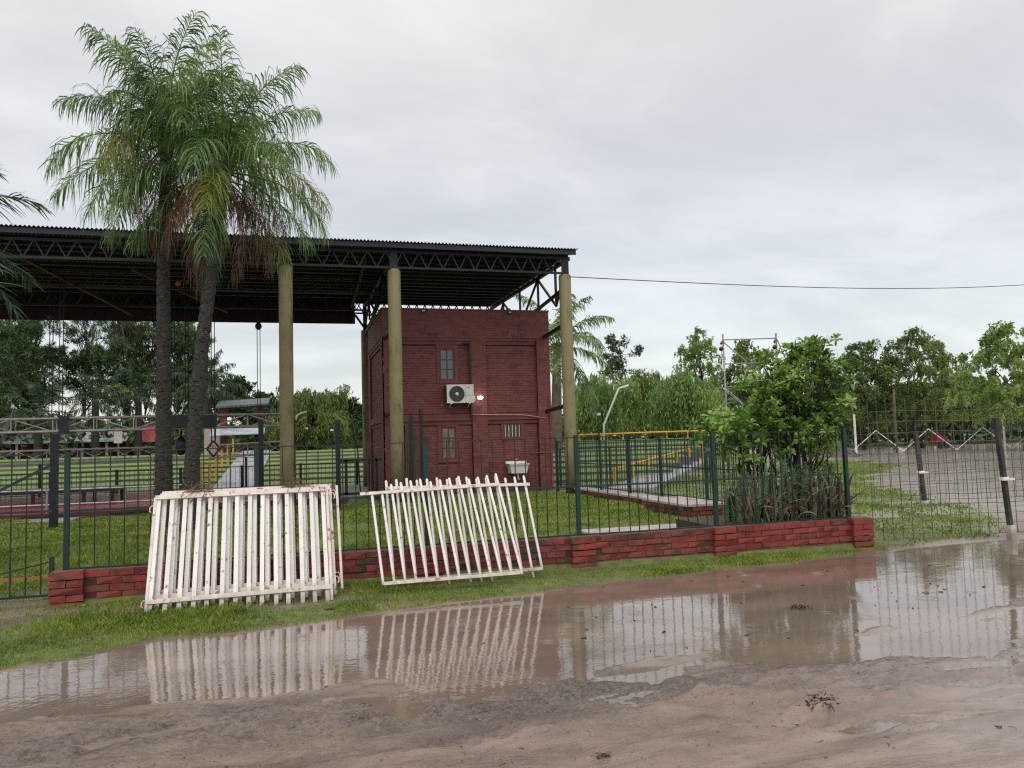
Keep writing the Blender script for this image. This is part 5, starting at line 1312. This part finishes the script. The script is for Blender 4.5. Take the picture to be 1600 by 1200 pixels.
q = MB(); q.box((-22, 60.2, .5), (-11.5, 62, 2.3)); part('wall', q, mat('dark_red_shed', [S(72, 26, 28), S(112, 40, 42)], .6, .6), t)
q = MB(); q.add([(-22.3, 59.2, 2.35), (-11.2, 59.2, 2.35), (-11.2, 62.3, 3.3), (-22.3, 62.3, 3.3), (-22.3, 59.2, 2.45), (-11.2, 59.2, 2.45), (-11.2, 62.3, 3.4), (-22.3, 62.3, 3.4)], BOXF); part('roof', q, mat('pale_roof', [S(166, 172, 178), S(196, 200, 204)], .5, 1), t)
for x in (-20, -18, -16, -14, -12.5): q = MB(); q.box((x - .07, 59.4, .8), (x + .07, 59.55, 2.34)); part('post', q, M_paleslab, t)
for i, x in enumerate((-19.2, -17.1, -15.1)): q = MB(); q.box((x - .35, 60.15, 1.0), (x + .35, 60.195, 1.9)); part('window', q, M_panedark, t)
q = MB(); q.box((-10.1, 57.6, 2.25), (-8.3, 57.7, 3.35)); q.box((-10.05, 57.63, .8), (-9.97, 57.69, 2.25)); q.box((-8.42, 57.63, .8), (-8.34, 57.69, 2.25))
solo('red_banner', q, mat('faded_red', [S(220, 100, 106), S(232, 120, 126)], .6, 1), 'faded red banner on two posts behind the upright palm trunk', 'banner', (-9.2, 57.6, .8))
t = thing('sign_board', 'small white sign board on a post left of the upright palm', 'sign', (-11.1, 56.0, 1.0))
q = MB(); q.box((-11.35, 56, 2.2), (-10.85, 56.06, 3.1)); part('board', q, M_whiteplastic, t)
q = MB(); q.box((-11.13, 56.065, .8), (-11.05, 56.14, 2.4)); part('post', q, M_galv, t)
# scaffold
t = thing('scaffold_tower', 'tall steel scaffold tower rising behind the shrub', 'scaffold', (14.3, 22.4, .2))
SC = [np.array((13.5, 22.0, .2)), np.array((15.15, 21.5, .2))]
for p, zt in zip(SC, (4.85, 4.82)): q = MB(); q.tube([p, (p[0], p[1], zt)], .03, 8); part('post', q, M_galv, t, True)
def rl(a, b, r_=.02): q = MB(); q.tube([a, b], r_, 6); part('tube', q, M_galv, t, True)
def sp(f, z, dy=0.0): p = SC[0] + (SC[1] - SC[0]) * f; return (p[0], p[1] + dy, z)
for z in (4.66, 3.87, 1.6): rl(sp(0, z), sp(1, z))
rl(sp(0, 3.12), sp(.5, 3.14)); rl(sp(0, 4.6), sp(.75, 3.4)); rl(sp(0, 3.08), sp(.9, 1.6)); rl(sp(0, 3.0), sp(.8, 2.0, .5)); rl(sp(1, 4.7), sp(1.4, 3.9, .6)); rl(sp(1, 3.9), sp(1.2, .3, 1.2)); rl(sp(0, 1.6), sp(.4, .3, 1.4))
for p, s_ in ((SC[0], -1), (SC[1], -1)):
    q = MB(); q.bar(p + (0, 0, 4.42), p + (s_ * .14, -.1, 4.32), .06); q.tube([p + (s_ * .14, -.1, 4.3), p + (s_ * .14, -.1, 3.2 if s_ < 0 else 3)], .008, 4); part('pulley_arm', q, mat('rust_red', [S(120, 58, 62), S(150, 80, 82)], .6, 8), t)
    q = MB(); q.sphere(p + (s_ * .14, -.1, 4.15), .075, 10, 6); part('pulley', q, M_blacksteel, t, True)
# lamp poles
q = MB(); q.tube([(14.0, 33.5, 1.0), (14.0, 33.45, 2.2), (14.71, 33.16, 3.88), (15.15, 33.02, 4.01)], .05, 8); solo('bent_lamp_pole', q, M_whiteplastic, 'white bent pole with a slanting arm rising before the willows', 'pole', (14, 33.5, 1), smooth=True)
for x, y, z0, z1, lab in ((14.2, 34.6, 1.1, 2.85, 'black lantern post with a small pale lamp before the rounded willow'), (.79, 47.7, 1.2, 2.8, 'black lantern post before the tousled willow'), (2.25, 47.3, 1.2, 2.65, 'lantern post with a bright little lamp right of the tousled willow')):
    t = thing('lantern_post', lab, 'lantern', (x, y, z0), 'lantern posts beyond the terraces')
    q = MB(); q.bar((x, y, z0), (x, y, z1 - .2), .06); part('post', q, M_blacksteel, t)
    q = MB(); q.box((x - .11, y - .11, z1 - .2), (x + .11, y + .11, z1)); q.box((x - .15, y - .15, z1), (x + .15, y + .15, z1 + .05)); part('lamp_housing', q, M_blacksteel, t)
    q = MB(); q.box((x - .09, y - .115, z1 - .17), (x + .09, y - .112, z1 - .04)); part('lamp_glass', q, M_whiteplastic, t)
# power line
P = [(7.3, 19.5, 6.0)]; A, B = np.array((7.3, 19.5, 6.02)), np.array((44, 24.6, 9.35))
P = [A + (B - A) * f - np.array((0, 0, .9 * math.sin(math.pi * f))) for f in np.linspace(0, 1, 30)]
q = MB(); q.tube(P, .012, 4); solo('power_line', q, M_blackplastic, 'thin dark power line crossing the grey sky from the last column', 'cable', A)

# ------------------------------------------------------------------ right: mesh fences, posts, zigzag, mound
def mesh_fence(label, a, b, z0, z1, sx, sz, r_, posts, leanx=0):
    a = np.array(a, float); b = np.array(b, float); L_ = np.linalg.norm(b - a); d = (b - a) / L_; q = MB(); rr_ = np.random.RandomState(3)
    t = thing('wire_mesh_fence', label, 'fence', (*((a + b) / 2), z0), 'wire mesh fences by the mud field')
    nv = int(L_ / sx)
    for i in range(nv + 1):
        p = a + d * sx * i; q.bar((*p, z0), (*(p + d * rr_.normal(0, .015)), z1 + rr_.uniform(-.02, .08)), r_)
    nz = int((z1 - z0) / sz)
    for j in range(nz + 1):
        z = z0 + sz * j; k = 10
        for i in range(k): q.bar((*(a + d * L_ * i / k), z + .012 * math.sin(i * 2.1 + j)), (*(a + d * L_ * (i + 1) / k), z + .012 * math.sin((i + 1) * 2.1 + j)), r_)
    part('wire_mesh', q, mat('mesh_wire', [S(70, 70, 68), S(104, 102, 98)], .5, 5), t, kind='stuff')
    return t
mesh_fence('thin wire mesh fence continuing the street line right of the brick wall', (7.86, 9.15), (13.5, 8.75), .03, 1.98, .16, .152, .007, [])
mesh_fence('second thin wire mesh fence set back on the grass by the leaning post', (8.2, 13.9), (20, 12.0), .1, 1.62, .2, .2, .007, [])
M_postdark = mat('dark_post_wood', [S(46, 46, 46), S(74, 74, 72)], .7, 6, bump=.005, bscale=30)
for x, y, zt, lean, s_, lab in ((10.0, 8.86, 1.72, -.13, .06, 'dark leaning fence post with white cuffs near the right edge by the puddle'), (12.1, 12.6, 1.50, -.12, .07, 'dark fence post with white foot standing on the grass further back')):
    t = thing('fence_post', lab, 'post', (x, y, 0), 'dark mesh fence posts with white bands')
    q = MB(); q.bar((x, y, -.05), (x + lean, y, zt), s_, s_); part('shaft', q, M_postdark, t)
    q = MB(); q.bar((x, y, -.05), (x + lean * .1, y, .16), s_ + .03, s_ + .03); part('white_foot', q, M_white, t)
    f = .48; q = MB(); c = np.array((x + lean * f, y, zt * f)); q.bar(c - (0, 0, .02), c + (0, 0, .03), s_ + .03); q.bar(c - (.1, .06, 0), c + (.12, -.06, 0), .03); part('white_cuff', q, M_white, t)
zz_pts = [(28.3, 35.7, .42), (29.8, 35.2, 1.45), (31.8, 35.9, .42), (32.2, 34.2, 1.5), (32.6, 33.4, .42), (33.3, 32.3, 1.55), (34.2, 31.7, .42), (35.4, 31.4, 1.6), (36.2, 30.6, .9), (37.0, 29.7, .42), (37.9, 28.6, 1.6)]
zz_pts = [(27.2 + i * 1.12, 36.9 - i * .66, (.40 if i % 2 == 0 else 1.55)) for i in range(14)]
q = MB()
for a, b in zip(zz_pts[:-1], zz_pts[1:]): q.bar(a, b, .036)
solo('zigzag_barrier', q, M_whiteplastic, 'white zigzag barrier of slanted bars along the far edge of the mud field', 'barrier', zz_pts[5])
for x, y, lab in ((31.2, 37.3, 'white post near the dirt mound at the edge of the mud field'), (38.6, 34.2, 'white post at the far edge of the mud field near the right edge')):
    q = MB(); z_ = GZ(x, y); q.bar((x, y, z_ - .1), (x, y, 2.5), .085); q.bar((x, y, 2.5), (x, y, 2.52), .1); solo('white_post', q, M_whiteplastic, lab, 'post', (x, y, z_), 'white posts at the mud field')
q = MB(); q.tube([(31.4, 34.4, .2), (31.5, 34.5, 2.0), (31.55, 34.5, 3.75)], .055, 8); q.tube([(31.44, 34.43, .6), (31.5, 34.5, 1.9)], .062, 8); solo('utility_pole', q, mat('reddish_pole', [S(92, 66, 62), S(120, 86, 78)], .7, 4), 'slim reddish brown pole before the feathery trees', 'pole', (31.4, 34.4, .2), smooth=True)
t = thing('red_cart', 'small red cart half hidden under the trees beyond the zigzag barrier', 'cart', (38.6, 38.9, .35))
q = MB(); q.box((38.2, 38.5, .62), (39.0, 39.1, 1.05)); q.box((38.3, 38.6, 1.051), (38.6, 39.0, 1.25)); part('body', q, mat('red_cart_paint', [S(122, 22, 28), S(146, 34, 38)], .5, 2), t)
for x in (38.35, 38.85): q = MB(); q.lathe([(.001, -.05), (.2, -.05), (.2, .05), (.001, .05)], (x, 38.45, .52), 14, 'y'); part('wheel', q, M_blackplastic, t)
# mound
def mound(name, label, c, r_, h, seed, m, cat):
    r = np.random.RandomState(seed); k, mm = 26, 9; V = []
    for j in range(mm):
        f = j / (mm - 1)
        for i in range(k):
            a = i * 2 * np.pi / k; R_ = f * (1 + .22 * r.normal(0, .5)); 
            V.append((c[0] + r_[0] * R_ * math.cos(a), c[1] + r_[1] * R_ * math.sin(a), c[2] - .03 + h * max(0, math.cos(f * math.pi / 2)) ** 1.2 * (1 + r.normal(0, .12)) - .02 * f))
    F = [[j * k + i, (j + 1) * k + i, (j + 1) * k + (i + 1) % k, j * k + (i + 1) % k] for j in range(mm - 1) for i in range(k)]
    return tag(put(name, mesh_np(name, np.array(V) - np.array(c), [F], False), m, loc=c), label, cat)
M_gravel = mat('grey_gravel', [S(70, 62, 60), S(112, 100, 96)], .8, 8, bump=.04, bscale=12)
mound('dirt_mound', 'grey gravel mound by the far corner of the grass behind the shrub', (26.5, 33.2, .25), (1.4, 1.0), .72, 4, M_gravel, 'mound')

# ================================================================== DEBRIS IN THE MUD
M_debris = mat('wet_leaf_debris', [S(46, 36, 30), S(96, 74, 58)], .6, 20)
def debris(label, x, y, s_, seed, z=None):
    r = np.random.RandomState(seed); z = GZ(x, y) if z is None else z; q = MB()
    n = 60; P = np.stack([x + r.normal(0, s_ * .5, n), y + r.normal(0, s_ * .3, n), z + np.abs(r.normal(0, s_ * .13, n))], 1)
    V, F = leaf_cards(P, r.normal(size=(n, 3)) * (1, 1, .4), s_ * .3, s_ * .16, r); q.add(V, F)
    for i in range(7):
        a = np.array((x + r.normal(0, s_ * .4), y + r.normal(0, s_ * .25), z + .01)); d = unit((r.normal(), r.normal(), .25)); q.tube([a, a + d * s_ * .5, a + d * s_ * .9 + (0, 0, -.02)], s_ * .03, 4)
    b = mound('mud_clod', label, (x, y, z), (s_ * .75, s_ * .4), s_ * .3, seed, M_debris, 'debris')
    part('dead_leaves', q, M_debris, b, kind='stuff'); return b
cl = [(2.95, 3.93, .11, None, 'biggest dark clump of wet leaves on the mud at lower right'), (4.55, 6.32, .10, WATER + .0, 'dark leafy clump sticking out of the puddle near its right end'), (1.5, 3.75, .05, None, 'small dark leaf clump on the tan mud at the bottom middle'),
      (-.55, 8.12, .13, None, 'flattened brown leaf heap on the grass below the left white stack'), (.35, 8.0, .06, None, 'tiny brown leaf heap on the grass right of the left stack')]
for i, (x, y, s_, z, lab) in enumerate(cl): debris(lab, x, y, s_, 60 + i, z)
rs = np.random.RandomState(88); q = MB()
for i in range(150):
    x = rs.uniform(-2.5, 7); y = rs.uniform(3.3, 5.6)
    if ground_fields(np.array([x]), np.array([y]))[2][0] < .03: continue
    z = GZ(x, y); a = rs.uniform(0, 6.28); L_ = rs.uniform(.01, .045); q.tube([(x, y, z + .002), (x + L_ * .5 * math.cos(a), y + L_ * .5 * math.sin(a), z + .006), (x + L_ * math.cos(a + .5), y + L_ * math.sin(a + .5), z + .002)], rs.uniform(.0012, .003), 4)
tag(put('mud_litter', q.mesh('mud_litter'), M_debris), kind='stuff')
q = MB()
for i in range(70):
    x = rs.uniform(1.5, 9); y = 5.4 + rs.uniform(0, 1) * 2.8
    if ground_fields(np.array([x]), np.array([y]))[2][0] > -.05: continue
    a = rs.uniform(0, 6.28); L_ = rs.uniform(.01, .05); q.bar((x, y, WATER + .002), (x + L_ * math.cos(a), y + L_ * math.sin(a), WATER + .005), rs.uniform(.004, .012))
tag(put('floating_litter', q.mesh('floating_litter'), M_debris), kind='stuff')
